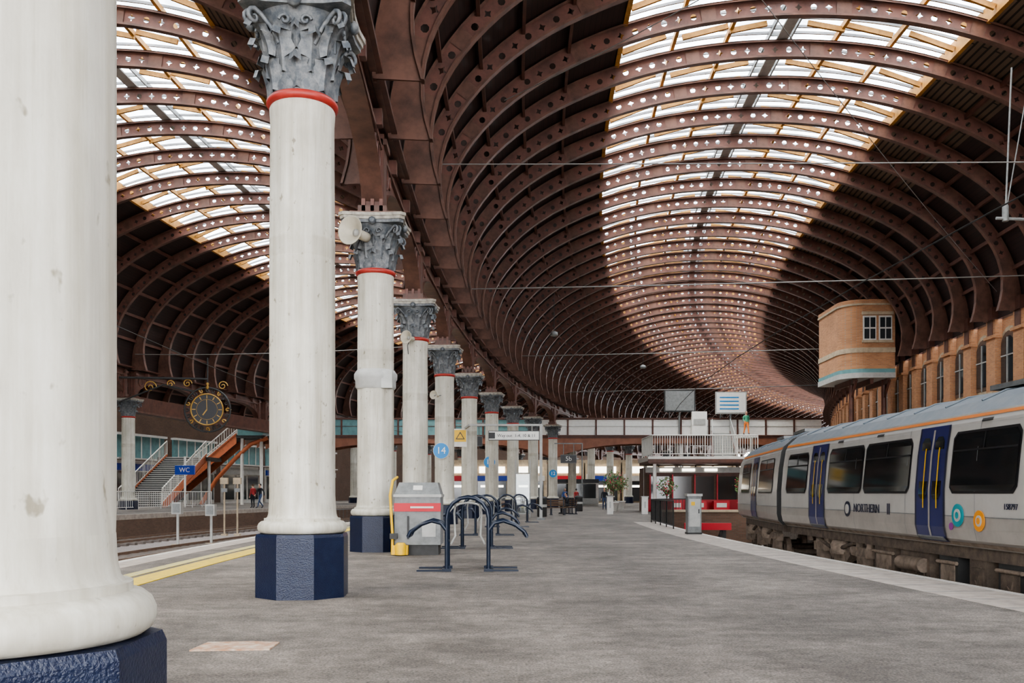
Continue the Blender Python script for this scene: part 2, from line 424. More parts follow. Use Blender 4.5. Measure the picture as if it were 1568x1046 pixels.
def column_mesh():
    mb=MB(); cr=1/cos(pi/8)
    mb.lathe([(.565*cr,0),(.565*cr,.78),(.55*cr,.82),(.40,.83)],NAVY,8,rot=pi/8,smooth=False)
    mb.lathe([(.50,.825),(.535,.83),(.562,.85),(.575,.885),(.575,.92),(.56,.955),(.53,.98),(.49,.99)],WHITE,56)
    mb.lathe([(.492,.985),(.492,1.02)],WHITE,56); mb.lathe([(.492,1.02),(.468,1.023)],WHITE,56)
    mb.lathe([(.468,1.02),(.45,1.04),(.44,1.08),(.434,1.14),(.432,1.2)],WHITE,56)
    prof=[(1.0,1.2,0),(1.0,1.32,1),(.998,3.0,1),(.995,4.38,1),(.985,4.395,1),(.985,4.415,1),(.995,4.43,1),(.995,4.62,1),(1.003,4.63,1),(1.003,4.67,1),(.992,4.68,1),(.975,5.9,1),(.972,6.12,1),(.965,6.22,0),(.98,6.30,0),(.985,6.36,0),(.95,6.4,0)]
    n=48; vs=[]
    for k,z,f in prof:
        for j in range(n):
            th=2*pi*j/n; ph=((th+pi/8)%(pi/4))-pi/8
            ro=min(.412/cos(ph),.4335); r=(ro if f else .43)*k
            vs.append((r*cos(th),r*sin(th),z))
    mb.add(vs,[(i*n+j,i*n+(j+1)%n,(i+1)*n+(j+1)%n,(i+1)*n+j) for i in range(len(prof)-1) for j in range(n)],WHITE,True)
    mb.lathe([(.40,6.38),(.44,6.39),(.462,6.42),(.462,6.46),(.44,6.49),(.40,6.50)],REDRING,40)
    mb.lathe([(.41,6.48),(.43,6.56),(.425,6.7),(.43,6.95),(.46,7.15),(.52,7.35),(.62,7.5)],CAP,40)
    for i in range(8): leafpatch(mb,2*pi*i/8,6.52,.38,.30,.44,.60,CAP)
    for i in range(8): leafpatch(mb,2*pi*(i+.5)/8,6.72,.48,.30,.45,.66,CAP)
    for i in range(8): leafpatch(mb,2*pi*i/8,7.0,.30,.20,.46,.60,CAP)
    for i in range(4):
        a=pi/4+i*pi/2; d=Vector((cos(a),sin(a),0))
        for side in (-1,1):
            sd=Vector((-sin(a),cos(a),0))*side
            pts=[d*.47+sd*.16+Vector((0,0,7.05)),d*.55+sd*.10+Vector((0,0,7.25)),d*.68+sd*.06+Vector((0,0,7.38))]
            for k in range(14):
                th=pi/2-k*.55; rr=.10*(1-k/15)
                pts.append(d*(.76+rr*cos(th))+sd*.045+Vector((0,0,7.32+rr*sin(th))))
            mb.tube(pts,[.03]*3+[.032*(1-k/20) for k in range(14)],CAP,6)
        leafpatch(mb,a,6.95,.34,.20,.5,.82,CAP)
        b=i*pi/2; mb.lathe([(.0,-.05),(.09,-.02),(.09,.03),(.05,.07)],CAP,8,Matrix.Translation((.66*cos(b),.66*sin(b),7.5))@Matrix.Rotation(b,4,'Z')@Matrix.Rotation(pi/2,4,'Y'))
        for sg in (-1,1):
            c0=Vector((cos(b),sin(b),0));s0=Vector((-sin(b),cos(b),0))*sg
            pts=[]
            for k in range(12):
                th=k*.6; rr=.075*(1-k/14); pts.append(c0*.56+s0*(.13+rr*cos(th))+Vector((0,0,7.30+rr*sin(th))))
            mb.tube(pts,.022,CAP,5)
    def ab(h,dent):
        out=[]
        for i in range(4):
            a=i*pi/2; M2=Matrix.Rotation(a,2)
            for x,y in ((h,-h*.86),(h-dent*.7,-h*.5),(h-dent,0),(h-dent*.7,h*.5),(h,h*.86)):
                q=M2@Vector((x,y)); out.append((q.x,q.y))
        return out
    mb.prism(ab(.70,.07),7.47,7.54,CAP); mb.prism(ab(.73,.07),7.54,7.61,ABAC); mb.prism(ab(.76,.07),7.61,7.68,ABAC); mb.prism(ab(.60,.03),7.68,7.74,RIBD)
    return mb.mesh('station_column')
COL=column_mesh()
inst(COL,'station_column',T(-1.9,3.25,0,.04))
for n in range(2,20): inst(COL,'station_column',F(0,-SK+BAY*(n-2)))
for k in [-3,-2,0,1,2,3,4,5,8,9,10,11,12,13,14,15,16,17]: inst(COL,'station_column',F(-24.7,-SK+BAY*k))
inst(COL,'station_column',F(0,-SK-BAY*2))
c=MB(); c.lathe([(.43,3.75),(.47,3.8),(.47,3.95),(.50,4.0),(.50,4.1),(.46,4.16),(.43,4.2)],LGREY,32)
c.box((.3,-.36,3.95),(.25,.16,.4),LGREY); c.obj('column_collar',F(0,-SK+BAY))
def arcade():
    mb=MB(); L=BAY; n=24; zt=ZS+.15
    for x in (-.16,.16):
        vs=[]
        for i in range(n+1):
            y=-L/2+L*i/n; u=abs(y)/(L/2)
            u2=max(0,(u-.0)/.93); za=7.9+ (1-u2**2.6)**.5*1.15 if u2<1 else 7.75
            vs+=[(x,y,za),(x,y,zt)]
        mb.add(vs,[(2*i,2*i+1,2*i+3,2*i+2) for i in range(n)],GIRD)
    vs=[]
    for i in range(n+1):
        y=-L/2+L*i/n; u=abs(y)/(L/2); u2=u/.93; za=7.9+(1-u2**2.6)**.5*1.15 if u2<1 else 7.75
        vs+=[(-.24,y,za),(.24,y,za)]
    mb.add(vs,[(2*i,2*i+1,2*i+3,2*i+2) for i in range(n)],RIBD,True)
    mb.box((0,0,zt),(.8,L,.12),RIBD); mb.box((0,0,9.25),(.46,L,.10),RIBD)
    for sg in (-1,1):
        for y,z,r in ((3.75,8.95,.26),(3.15,9.03,.14)):
            pts=[(0,sg*y+r*cos(t*pi/8),z+r*sin(t*pi/8)) for t in range(17)]
            for x in (-.18,.18): mb.tube([(x,p[1],p[2]) for p in pts],.03,RIB,5)
    for y in (-L/3,0,L/3):
        mb.box((0,y,9.45),(.7,.22,.35),RIB)
    for y in (-L/2,L/2):
        sg=1 if y<0 else -1
        mb.box((0,y+sg*.15,8.65),(.52,.3,1.9),GIRD)
        for x in (-.2,0,.2): mb.box((x,y+sg*.17,8.65),(.08,.36,1.8),RIB)
        mb.box((0,y+sg*.17,7.86),(.66,.36,.16),RIBD); mb.box((0,y+sg*.17,9.4),(.66,.36,.14),RIBD)
    return mb.mesh('arcade_girder')
AR=arcade()
pa=empty('arcade_girder')
for o in (0,-24.7):
    for k in range(-4,22):
        inst(AR,'girder_bay',F(o,-SK+BAY*(k+.5)),pa)
g=MB(); 
for o in (0,-24.7): g.rect(-.5,.5,ZS+.1,ZS+.2,o,S0,SE,70,GIRD)
g.rect(-.3,.3,6.9,7.9,-24.7,-SK+BAY*5,-SK+BAY*8,20,GIRD); g.rect(-.4,.4,6.8,6.92,-24.7,-SK+BAY*5,-SK+BAY*8,20,RIBD)
g.obj('valley_gutter',parent=pa)

# ---------------- ground, platforms, tracks ----------------
EO=9.55
g=MB(); g.rect(-48,30,-1.3,-.95,0,S0-10,200,90,BALLAST); g.obj('ground')
TE=15.5
p=MB()
p.rect(-4.0,EO-1.15,-.95,0,0,S0,200,90,ASPH)
p.obj('platform_floor')
p=MB(); p.rect(EO-1.15,26.0,-.95,0,0,TE,200,70,ASPH); p.obj('concourse_floor')
p=MB(); p.rect(-4.5,-4.0,-.95,0.004,0,S0,200,90,COPING); p.rect(EO-1.15,EO-.16,-.95,.004,0,S0,TE,40,COPING)
p.rect(EO-.16,EO,-.95,.008,0,S0,TE,40,WLINE); p.rect(-4.7,-4.5,-.95,.008,0,S0,200,80,WLINE)
for i in range(80):
    s=-30+i*.92
    if s<TE: p.box((0,0,.0055),(1.1,.014,.003),GREY,F(EO-.6,s))
p.obj('platform_coping')
p=MB(); p.rect(-3.05,-2.60,.0,.012,0,S0,200,90,YELLOW); p.rect(-3.42,-3.18,.0,.011,0,S0,200,90,mat('pale_yellow',(.60,.50,.16),.7,scale=7,col2=(.36,.33,.25)))
p.obj('platform_yellow_line')
p=MB(); p.rect(-42,-17.4,-.95,.25,0,S0,200,90,ASPH); p.rect(-17.4,-16.9,-.95,.254,0,S0,200,90,COPING)
p.rect(-16.95,-16.85,-.95,.0,0,S0,200,90,BRICKD)
p.obj('opposite_platform')
def track(oc,s0,s1,name):
    t=MB()
    for x in (-.72,.72):
        t.rect(x-.035,x+.035,-.86,-.75,oc,s0,s1,60,RAIL)
    s=s0
    while s<s1:
        t.box((0,0,-.9),(2.5,.25,.12),SLEEPER,F(oc,s)); s+=.75
    t.obj(name)
track(-6.4,S0,180,'railway_track'); track(-9.9,S0,180,'railway_track'); track(-14.9,S0,180,'railway_track'); track(11.4,S0,TE-2,'railway_track')
track(22.0,S0,TE-2,'railway_track')
p=MB(); p.rect(14.0,19.8,-.95,0,0,S0,TE,50,ASPH); p.obj('side_platform_floor')
p=MB(); p.prism([(-.34,-.22),(.33,-.2),(.34,.17),(.1,.22),(-.3,.2)],0,.012,RUST); p.obj('ground_access_plate',T(-2.42,7.9,.0,.05))

# ---------------- right wall ----------------
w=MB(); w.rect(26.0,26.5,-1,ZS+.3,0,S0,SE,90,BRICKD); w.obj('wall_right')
def pier():
    m=MB()
    m.box((-.2,0,4.8),(.4,.95,9.6),BRICK); m.box((-.28,0,6.05),(.6,1.15,.22),STONE); m.box((-.3,0,9.9),(.5,.9,.6),GIRD)
    m.box((-.3,0,9.3),(.3,.5,1.0),RIBD); m.box((-.26,0,8.8),(.5,1.05,.14),BRICK)
    y0=BAY/6
    pts=[(y0-.75,6.4),(y0+.75,6.4),(y0+.75,8.2)]
    for k in range(1,8): a=k*pi/8; pts.append((y0+.75*cos(a),8.2+.75*sin(a)))
    pts.append((y0-.75,8.2))
    m.box((-.03,y0,7.9),(.06,2.1,3.4),BRICK)
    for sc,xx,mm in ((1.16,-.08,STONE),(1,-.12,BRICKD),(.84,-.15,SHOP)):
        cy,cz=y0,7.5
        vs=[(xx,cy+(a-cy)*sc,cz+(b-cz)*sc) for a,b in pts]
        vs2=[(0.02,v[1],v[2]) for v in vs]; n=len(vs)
        m.add(vs+vs2,[tuple(range(n))]+[(i,(i+1)%n,n+(i+1)%n,n+i) for i in range(n)],mm)
    m.box((-.17,y0,7.5),(.05,.06,2.3),LGREY); m.box((-.17,y0,7.8),(.05,1.2,.06),LGREY)
    m.box((-.14,y0,6.08),(.3,2.2,.28),STONE); m.box((-.1,y0,5.75),(.2,2.2,.12),LGREY)
    m.box((-.05,y0,3.2),(.1,1.5,2.4),SHOP); m.box((-.07,y0,4.5),(.16,1.8,.2),STONE)
    return m.mesh('brick_pier')
PI=pier(); pw=empty('brick_pier_arcade')
s=-SK-BAY*3;k=0
while s<SE: inst(PI,'pier_%d'%k,F(26.0,s),pw); s+=BAY/3;k+=1
w=MB(); w.rect(-42.4,-42,-1,ZS+.3,0,S0,SE,80,BRICKD); w.obj('wall_left')
def sigbox():
    m=MB(); XR=3.1
    def shape(e):
        pts=[(XR,-.9-e)]
        cx,cy,r=1.3,.4,1.3+e
        for k in range(0,13):
            a=-pi/2-k*(pi/2)/12; pts.append((cx+r*cos(a),cy+r*sin(a)))
        pts+=[(-e,4),(XR,4)]
        return pts[::-1]
    m.prism(shape(0),8.6,12.9,BRICK); m.prism(shape(.08),8.3,8.62,LGREY); m.prism(shape(.06),9.85,10.15,STONE); m.prism(shape(.04),8.62,8.86,TEALP)
    m.prism(shape(.10),12.75,12.86,STONE); m.prism(shape(.05),12.86,13.1,BRICK)
    for x in (1.55,2.5):
        m.box((x,-.9,11.35),(.8,.1,1.5),WPAINT)
        for dz in (-.36,.34):
            for dx in (-.18,.18): m.box((x+dx,-.96,11.35+dz),(.29,.04,.6),SHOP)
        m.box((x,-.96,10.52),(.92,.2,.14),STONE)
    m.box((2.02,-.96,12.25),(1.9,.1,.18),STONE)
    for x in (.8,2.8): m.tube([(x,.1,0),(x,.1,8.3)],.15,GIRD,12)
    for x in (.8,1.8,2.8): m.beam((x,-.6,8.15),(x,3,8.15),.2,.35,GIRD)
    for x in (.8,2.8): m.beam((x,.1,7.1),(x,-.8,8.2),.12,.12,GIRD)
    return m
sigbox().obj('brick_signal_box',T(20.35,56,.1,-.03))

# ---------------- footbridge ----------------
BY=90.0
b=MB()
x0,x1=-25.5,31.0
b.box(((x0+x1)/2,BY+1.6,7.35),(x1-x0,3.2,.25),DGREY)
BW=mat('bridge_white',(.88,.87,.83),.45,var=.08)
for yy in (BY,BY+3.2):
    b.box(((x0+x1)/2,yy,6.95),(x1-x0,.25,.25),GIRD)
    n=20; Lb=(x1-x0)/n
    for i in range(n):
        xa=x0+Lb*i
        pm=TEALP if xa+Lb/2<1.5 else BW
        b.box((xa+Lb/2,yy,7.9),(Lb-.16,.1,1.55),pm)
        b.box((xa,yy-.04,7.95),(.16,.26,1.85),GIRD)
        b.box((xa+Lb/2,yy-.02,8.02),(Lb-.16,.14,.05),LGREY if pm is BW else GIRD)
    b.box(((x0+x1)/2,yy,8.78),(x1-x0,.28,.16),GIRD)
    b.box(((x0+x1)/2,yy-.05,7.1),(x1-x0,.3,.08),RIB)
for xa,xb in ((x0,-21.2),(-21,4.2),(4.2,31.0)):
    n=20
    for yy in (BY+.02,BY+3.2):
        vs=[]
        for i in range(n+1):
            x=xa+(xb-xa)*i/n; u=(i/n-.5)*2; za=6.3-1.5*u**4*(1 if xb-xa>8 else .3)
            vs+=[(x,yy-.1,za),(x,yy-.1,6.9),(x,yy+.1,za),(x,yy+.1,6.9)]
        b.add(vs,[(4*i,4*i+1,4*i+5,4*i+4) for i in range(n)]+[(4*i+2,4*i+3,4*i+7,4*i+6) for i in range(n)]+[(4*i,4*i+2,4*i+6,4*i+4) for i in range(n)],BGIRD)
for x in (-21.1,4.2,17,30.5): 
    for yy in (BY+.3,BY+2.9): b.tube([(x,yy,0),(x,yy,6.9)],.2,WPAINT,12)
b.obj('footbridge')

def railing(mb,p0,p1,h,n,m,bal=3,r=.03):
    p0=Vector(p0);p1=Vector(p1);up=Vector((0,0,h))
    mb.tube([p0+up,p1+up],r*1.2,m,6); mb.tube([p0+up*.12,p1+up*.12],r*.8,m,6)
    for i in range(n+1):
        p=p0.lerp(p1,i/n); mb.tube([p,p+up],r,m,6)
        if i<n:
            for k in range(1,bal+1):
                q=p0.lerp(p1,(i+k/(bal+1))/n); mb.tube([q+up*.12,q+up],r*.6,m,4)
def stair(mb,p0,p1,width,steps,strm,treadm,railm,nosem,wd=(0,1,0),sd=.5,rr=.03):
    p0=Vector(p0);p1=Vector(p1); W=Vector(wd)*width
    d=(p1-p0)/steps
    hd=Vector((d.x,d.y,0))
    for i in range(steps):
        a=p0+d*i+Vector((0,0,d.z)); 
        vs=[a,a+hd,a+hd+W,a+W]; lo=[v-Vector((0,0,d.z)) for v in vs]
        mb.add(vs+lo,[(0,1,2,3),(0,3,7,4),(4,5,6,7)],treadm)
        mb.beam(a+Vector((0,0,.02)),a+W+Vector((0,0,.02)),.05,.05,nosem)
    for k in (0,1):
        o=W*k
        vs=[]
        n=12
        for i in range(n+1):
            p=p0.lerp(p1,i/n)+o
            vs+=[p+Vector((0,0,.25)),p-Vector((0,0,sd))]
        mb.add(vs,[(2*i,2*i+1,2*i+3,2*i+2) for i in range(n)],strm)
        mb.beam(p0+o+Vector((0,0,.27)),p1+o+Vector((0,0,.27)),.16,.08,strm); mb.beam(p0+o-Vector((0,0,sd)),p1+o-Vector((0,0,sd)),.16,.08,strm)
        railing(mb,p0+o+Vector((0,0,.25)),p1+o+Vector((0,0,.25)),1.2,6,railm,4,rr)
st=MB()
stair(st,(-32.4,83.6,.85),(-25.6,83.6,6.6),2.6,30,STRRED,GREY,WPAINT,WPAINT,sd=.6,rr=.045)
st.box((-24.4,85.2,6.6),(2.4,3.4,.3),DGREY); railing(st,(-25.5,83.6,6.7),(-23.2,83.6,6.7),1.3,3,WPAINT)
st.box((-24.3,83.5,7.3),(2.3,.08,1.2),TEALP)
for x in (-25.2,-23.4): st.tube([(x,84,.2),(x,84,6.5)],.16,WPAINT,10)
st.beam((-24.4,86.5,6.7),(-24.4,90.2,7.2),2.0,.25,DGREY)
st.tube([(-29,84,.3),(-27.6,84,2.6),(-26,84,4.4),(-24.4,84,5.9),(-22.8,84,6.5)],.2,STRRED,8)
st.obj('footbridge_staircase')
st=MB()
stair(st,(-30.6,70.0,.25),(-29.9,78.0,4.4),3.4,24,STRRED,DGREY,WPAINT,WPAINT,wd=(1,0,0),sd=.3,rr=.045)
st.box((-28.4,79.4,4.3),(4.6,3,.3),DGREY)
for x in (-30.0,-26.6): st.tube([(x,79,.2),(x,79,4.2)],.14,WPAINT,10)
st.obj('platform_staircase')

L=MB()
L.box((13.1,64,3.7),(7.6,5,.3),WPAINT); L.box((13.1,61.55,3.55),(7.6,.14,.25),GIRD)
L.box((13.1,64,3.45),(7.4,4.8,.2),GIRD)
railing(L,(9.6,61.5,3.85),(16.8,61.5,3.85),1.45,6,WPAINT,6,.04); railing(L,(9.6,61.5,3.85),(9.6,66.4,3.85),1.45,4,WPAINT,6,.04)
for xx in (9.8,16.6): 
    for yy in (61.8,66.2): L.tube([(xx,yy,0),(xx,yy,3.45)],.13,WPAINT,10)
stair(L,(15.0,67.2,3.85),(19.8,89,7.2),1.8,24,GIRD,GREY,LGREY,WPAINT,wd=(1,0,0))
L.box((17.2,66.2,5.5),(1.4,1.4,.2),WPAINT)
for x in (16.7,17.7): L.box((x,66.7,2.75),(.14,.14,5.4),WPAINT)
L.obj('stair_landing')
kk=MB()
kk.box((13.0,66.5,1.6),(6.6,4,3.2),BRICKD); kk.box((13.0,64.4,3.0),(6.9,.3,.4),LGREY); kk.box((13,64.38,2.75),(6.9,.2,.14),GIRD)
for x in (10.6,12.2,13.8,15.4): kk.box((x,64.46,1.75),(1.3,.12,1.8),SHOP); kk.box((x,64.42,2.6),(1.4,.16,.12),GIRD); kk.box((x-.72,64.4,1.7),(.1,.16,2.0),REDP)
kk.box((13,64.4,.45),(6.6,.2,.85),REDP)
for x in (11,12.6,14.2): kk.box((x,64.22,3.0),(.9,.06,.18),LAMP)
for x in (11.4,13.0,14.6):
    kk.box((x,62.9,.4),(1.1,.5,.8),REDP); kk.box((x,62.63,.5),(.7,.02,.3),WPAINT)
kk.obj('cafe_kiosk')
for (xa,xb,za,zb,m1,nm) in ((15.1,18.2,9.4,11.6,TEALP,'information_screen'),(20.2,23.3,9.2,11.4,WPAINT,'information_board')):
    q=MB(); cx=(xa+xb)/2; q.box((cx,BY-.6,(za+zb)/2),(xb-xa,.18,zb-za),DGREY if m1 is TEALP else LGREY); q.box((cx,BY-.71,(za+zb)/2),(xb-xa-.25,.05,zb-za-.25),BW if m1 is WPAINT else GREY)
    q.tube([(cx,BY-.5,za+.2),(cx,BY-.35,7.2)],.09,GREY,8); q.tube([(cx-1,BY-.5,za+.1),(cx-1,BY-.35,8.8)],.05,GREY,8)
    if m1 is WPAINT:
        for i in range(4): q.box((cx-.2,BY-.745,za+.5+i*.38),(1.9,.02,.1),SIGNBLUE)
    q.obj(nm)
q=MB(); q.box((18.6,BY-.5,8.3),(1.5,.4,2.3),BW); q.box((18.6,BY-.72,8.4),(1.2,.05,.6),LGREY); q.tube([(18.2,BY-.5,9.4),(18.2,BY-.5,10.4)],.06,GREY); q.obj('bridge_cabinet')

# ---------------- train ----------------
SEC=[(.16,.50),(.04,.62),(0,.80),(0,.98),(0,1.40),(.05,2.0),(.12,2.45),(.20,2.60),(.42,2.80),(.8,2.97),(1.36,3.05)]
def sx(z):
    for (a,b),(c,d) in zip(SEC,SEC[1:]):
        if b<=z<=d: return a+(c-a)*(z-b)/(d-b)
    return 0
def car(near,L,nose=False):
    m=MB(); full=SEC+[(2.72-a,b) for a,b in SEC[::-1][1:]]
    ys=[0,L]; 
    if nose: ys=[0,L-2.2,L-1.5,L-.8,L-.3,L]
    n=len(full)
    vs=[]
    for y in ys:
        k=0 if not nose or y<=L-2.2 else ((y-(L-2.2))/2.2)**2
        for x,z in full:
            vs.append((1.36+(x-1.36)*(1-.28*k),y,z if z<1.2 else z-(z-1.2)*.45*k))
    for j in range(n-1):
        mm=BODY
        zc=(full[j][1]+full[j+1][1])/2
        if zc>2.6: mm=TROOF
        if zc<.9: mm=BODYL
        m.add(vs,[(i*n+j,i*n+j+1,(i+1)*n+j+1,(i+1)*n+j) for i in range(len(ys)-1)],mm,zc>2.6)
    m.add(vs,[tuple(range(n))],DGREY); m.add(vs,[tuple((len(ys)-1)*n+i for i in range(n))],BODY if nose else DGREY)
    m.add(vs,[(i*n,i*n+n-1,(i+1)*n+n-1,(i+1)*n) for i in range(len(ys)-1)],DGREY)
    def patch(y0,y1,z0,z1,mm,off=.012,c=0):
        for side in (0,1):
            rows=[z0,z0+c,z1-c,z1] if c else [z0]+[q for _,q in SEC if z0<q<z1]+[z1]
            vv=[]
            for i,z in enumerate(rows):
                e=c if c and i in (0,3) else 0
                x=sx(z)-off
                if side: x=2.72-x
                vv+=[(x,y0+e,z),(x,y1-e,z)]
            m.add(vv,[(2*i,2*i+1,2*i+3,2*i+2) for i in range(len(rows)-1)],mm)
    Lx=L-2.3 if nose else L
    patch(0.05,Lx-.02,2.52,2.57,TORANGE,.012)
    patch(0.05,Lx-.02,2.57,2.60,BODYL,.012)
    patch(0.05,Lx-.02,.52,.58,UNDER2,.012)
    patch(0.05,Lx-.02,.98,.995,GREY,.010); patch(0.05,Lx-.02,2.40,2.41,LGREY,.010)
    if near:
        o=-.4
        doors=[(14.6,15.55),(20.2,21.15),(6.3,7.3)]
        wins=[(12.45,14.4),(10.3,12.25),(8.0,10.1),(15.85,17.95),(18.02,20.0),(21.4,23.0),(3.6,6.0),(1,3.4)]
    else:
        o=0; doors=[(3.6,4.6)]; wins=[(.7,3.2),(5.0,6.9)]
    for a,bb in doors:
        a+=o;bb+=o
        patch(a,bb,.55,2.46,TBLUE,.014)
        patch(a-.06,a,.55,2.46,TDBLUE,.014); patch(bb,bb+.06,.55,2.46,TDBLUE,.014)
        mid=(a+bb)/2
        patch(mid-.03,mid+.03,.6,2.4,BODYL,.02)
        for u0,u1 in ((a+.08,mid-.08),(mid+.08,bb-.08)):
            patch(u0,u1,1.25,2.28,TGLASS,.022,.08)
            patch(u0+.10,u0+.14,1.1,2.1,YEL,.03)
        patch(a,bb,.57,.64,GREY,.03)
    for a,bb in wins:
        patch(a+o,bb+o,1.34,2.32,BLACK,.012,.1); patch(a+o+.05,bb+o-.05,1.38,2.28,TGLASS,.018,.09)
        mid=(a+bb)/2+o
        patch(mid-.02,mid+.02,2.02,2.28,BLACK,.022); patch(a+o+.05,bb+o-.05,2.0,2.03,BLACK,.022)
    for i in range(int(Lx/2.4)):
        y=1.2+i*2.4; patch(y,y+.012,.62,2.5,GREY,.011)
    if near:
        for y in (13.3,17.2,19.3,11.2): patch(y+o-.02,y+o+.3,2.43,2.48,DGREY,.016)
    for i in range(int(Lx/1.2)):
        y=.6+i*1.2; pts=[(x,y,z+.012) for x,z in full if z>2.65]; m.tube(pts,.018,TROOF,5)
    m.box((1.36,Lx*.2,3.07),(1.0,1.6,.08),GREY); m.box((1.36,Lx*.6,3.07),(1.0,1.2,.08),GREY)
    m.box((1.36,Lx/2,.42),(2.3,Lx-.2,.22),UNDER)
    def bogie(yc):
        for dy in (-1.25,1.25):
            for x in (.62,2.1):
                m.disc((x,yc+dy,-.33),.42,UNDER2,'X',28,.13); m.disc((x-.02 if x<1 else x+.02,yc+dy,-.33),.3,UNDER,'X',24,.2); m.disc((x,yc+dy,-.33),.12,UNDER2,'X',16,.36)
            m.tube([(.5,yc+dy,-.33),(2.2,yc+dy,-.33)],.08,UNDER,8)
            for x in (.36,2.36): m.box((x,yc+dy,-.12),(.22,.34,.3),UNDER2); m.lathe([(.09,0),(.1,.06),(.08,.12),(.1,.18),(.08,.24),(.09,.32)],UNDER2,12,T(x,yc+dy-.28,0)); m.lathe([(.09,0),(.1,.06),(.08,.12),(.1,.18),(.08,.24),(.09,.32)],UNDER2,12,T(x,yc+dy+.28,0))
        for x in (.36,2.36):
            m.beam((x,yc-1.7,.10),(x,yc-.6,.12),.16,.2,UNDER2); m.beam((x,yc-.6,.12),(x,yc-.35,-.06),.16,.22,UNDER2); m.beam((x,yc-.35,-.06),(x,yc+.35,-.06),.16,.22,UNDER2)
            m.beam((x,yc+.35,-.06),(x,yc+.6,.12),.16,.22,UNDER2); m.beam((x,yc+.6,.12),(x,yc+1.7,.10),.16,.2,UNDER2)
            m.lathe([(.26,0),(.28,.08),(.26,.14),(.28,.2),(.22,.3)],UNDER2,20,T(x,yc,0))
            m.tube([(x-.08,yc-.9,.3),(x-.1,yc+.1,.08)],.05,UNDER,8); m.tube([(x-.08,yc+1.4,.3),(x-.1,yc+.5,.12)],.04,UNDER,8)
    bogie(3.2)
    if Lx>15: bogie(Lx-3.4)
    elif nose: bogie(Lx-1.2)
    if Lx>15:
        y=5.6
        rnd=random.Random(7)
        while y<Lx-6:
            l=rnd.uniform(.4,1.2); h=rnd.uniform(.4,.8)
            mm=rnd.choice([UNDER,UNDER2,UNDER2,UNDER,DGREY])
            m.box((.55,y+l/2,.35-h/2),(.6,l,h),mm); m.box((2.15,y+l/2,.35-h/2),(.6,l,h),mm)
            m.box((.24,y+l/2,.3-h/2),(.03,l*.7,h*.6),rnd.choice([UNDER,UNDER2]))
            if rnd.random()<.6: m.tube([(.22,y,.2),(.22,y+l,.2)],.035,UNDER2,6)
            if rnd.random()<.4: m.tube([(.2,y+.1,.08),(.2,y+l*.9,.08)],.13,UNDER2,12)
            m.tube([(.3,y+l*.3,.32),(.22,y+l*.4,-.1),(.3,y+l*.9,.1)],.03,UNDER2,6)
            y+=l+rnd.uniform(.1,.4)
    return m
tr=empty('passenger_train')
car(True,23.0).obj('near_carriage',T(7.0,.4,0),tr)
ang=-math.atan(.117)
car(False,9.6,nose=True).obj('far_carriage',T(7.06,24.0,0,ang),tr)
gw=MB(); gw.box((1.36,0,1.6),(1.6,.75,2.3),DGREY); 
for i in range(5): gw.box((1.36,-.3+i*.15,1.6),(1.72,.05,2.4),BLACK)
gw.obj('gangway',T(7.0,23.7,0),tr)
lv=MB(); lv.disc((7.0-.02,14.1,1.0),.18,TEAL,'X',28,.01); lv.disc((7.0-.028,14.1,1.0),.10,BODY,'X',24,.01); lv.disc((6.97,14.1,1.0),.055,TEAL,'X',20,.01)
lv.disc((6.98,13.45,.93),.16,ORANGE,'X',28,.01); lv.disc((6.972,13.45,.93),.085,BODY,'X',24,.01); lv.disc((6.966,13.45,.93),.05,ORANGE,'X',20,.01)
lv.disc((6.975,14.3,.82),.06,PURPLE,'X',20,.01)
lv.disc((6.985,18.75,1.02),.16,TDBLUE,'X',28,.01); lv.disc((6.978,18.75,1.02),.1,BODY,'X',24,.01)
lv.obj('logo_discs',None,tr)
SIDE=Matrix.Rotation(-pi/2,4,'Z')@Matrix.Rotation(pi/2,4,'X')
text('NORTHERN','livery_text',T(6.98,17.75,1.04)@SIDE,.24,TDBLUE,tr)
text('II','livery_mark',T(6.98,16.7,1.04)@SIDE,.3,TDBLUE,tr)
text('158797','fleet_number',T(6.98,12.6,1.15)@SIDE,.12,TDBLUE,tr)
bs=MB(); 
for x in (-.72,.72): bs.beam((x,0,-.75),(x,0,.0),.15,.15,DGREY); bs.beam((x,1.4,-.75),(x,0,-.05),.12,.12,DGREY)
bs.box((0,-.1,-.1),(2.0,.2,.3),REDP); bs.obj('buffer_stop',F(11.4,TE-2.8))
bw=MB(); bw.box((0,0,-.2),(4.6,.4,1.4),BRICKD); bw.box((0,0,.53),(4.8,.5,.1),STONE); bw.obj('brick_end_wall',F(12.0,TE-.5,0))
fn=MB()
pts=[P(9.2,s,0) for s in (7,9,11,13,15)]+[P(9.5,17,0),P(10.2,18.5,0),P(11.4,19.3,0)]
for a,bq in zip(pts,pts[1:]): railing(fn,a,bq,1.05,1,DGREY,6,.025)
fn.obj('curved_railing')
ct=MB(); ct.box((0,0,.64),(.44,.4,1.22),GREY); ct.box((0,0,1.28),(.5,.46,.08),LGREY); ct.box((0,-.205,.7),(.36,.02,.9),LGREY); ct.box((.13,-.225,.75),(.03,.03,.14),BLACK); ct.box((-.06,-.22,1.0),(.12,.01,.12),YEL); ct.box((0,0,.03),(.48,.44,.06),DGREY)
ct.obj('equipment_cabinet',T(5.95,29.5,0.004))
for x in (6.2,8.4):
    gp=MB(); gp.box((0,0,.55),(.38,.38,1.1),WPAINT); gp.box((0,0,1.12),(.46,.46,.06),LGREY); gp.box((0,-.2,.6),(.1,.02,.4),LGREY); gp.obj('white_gate_post',T(x,57,0))

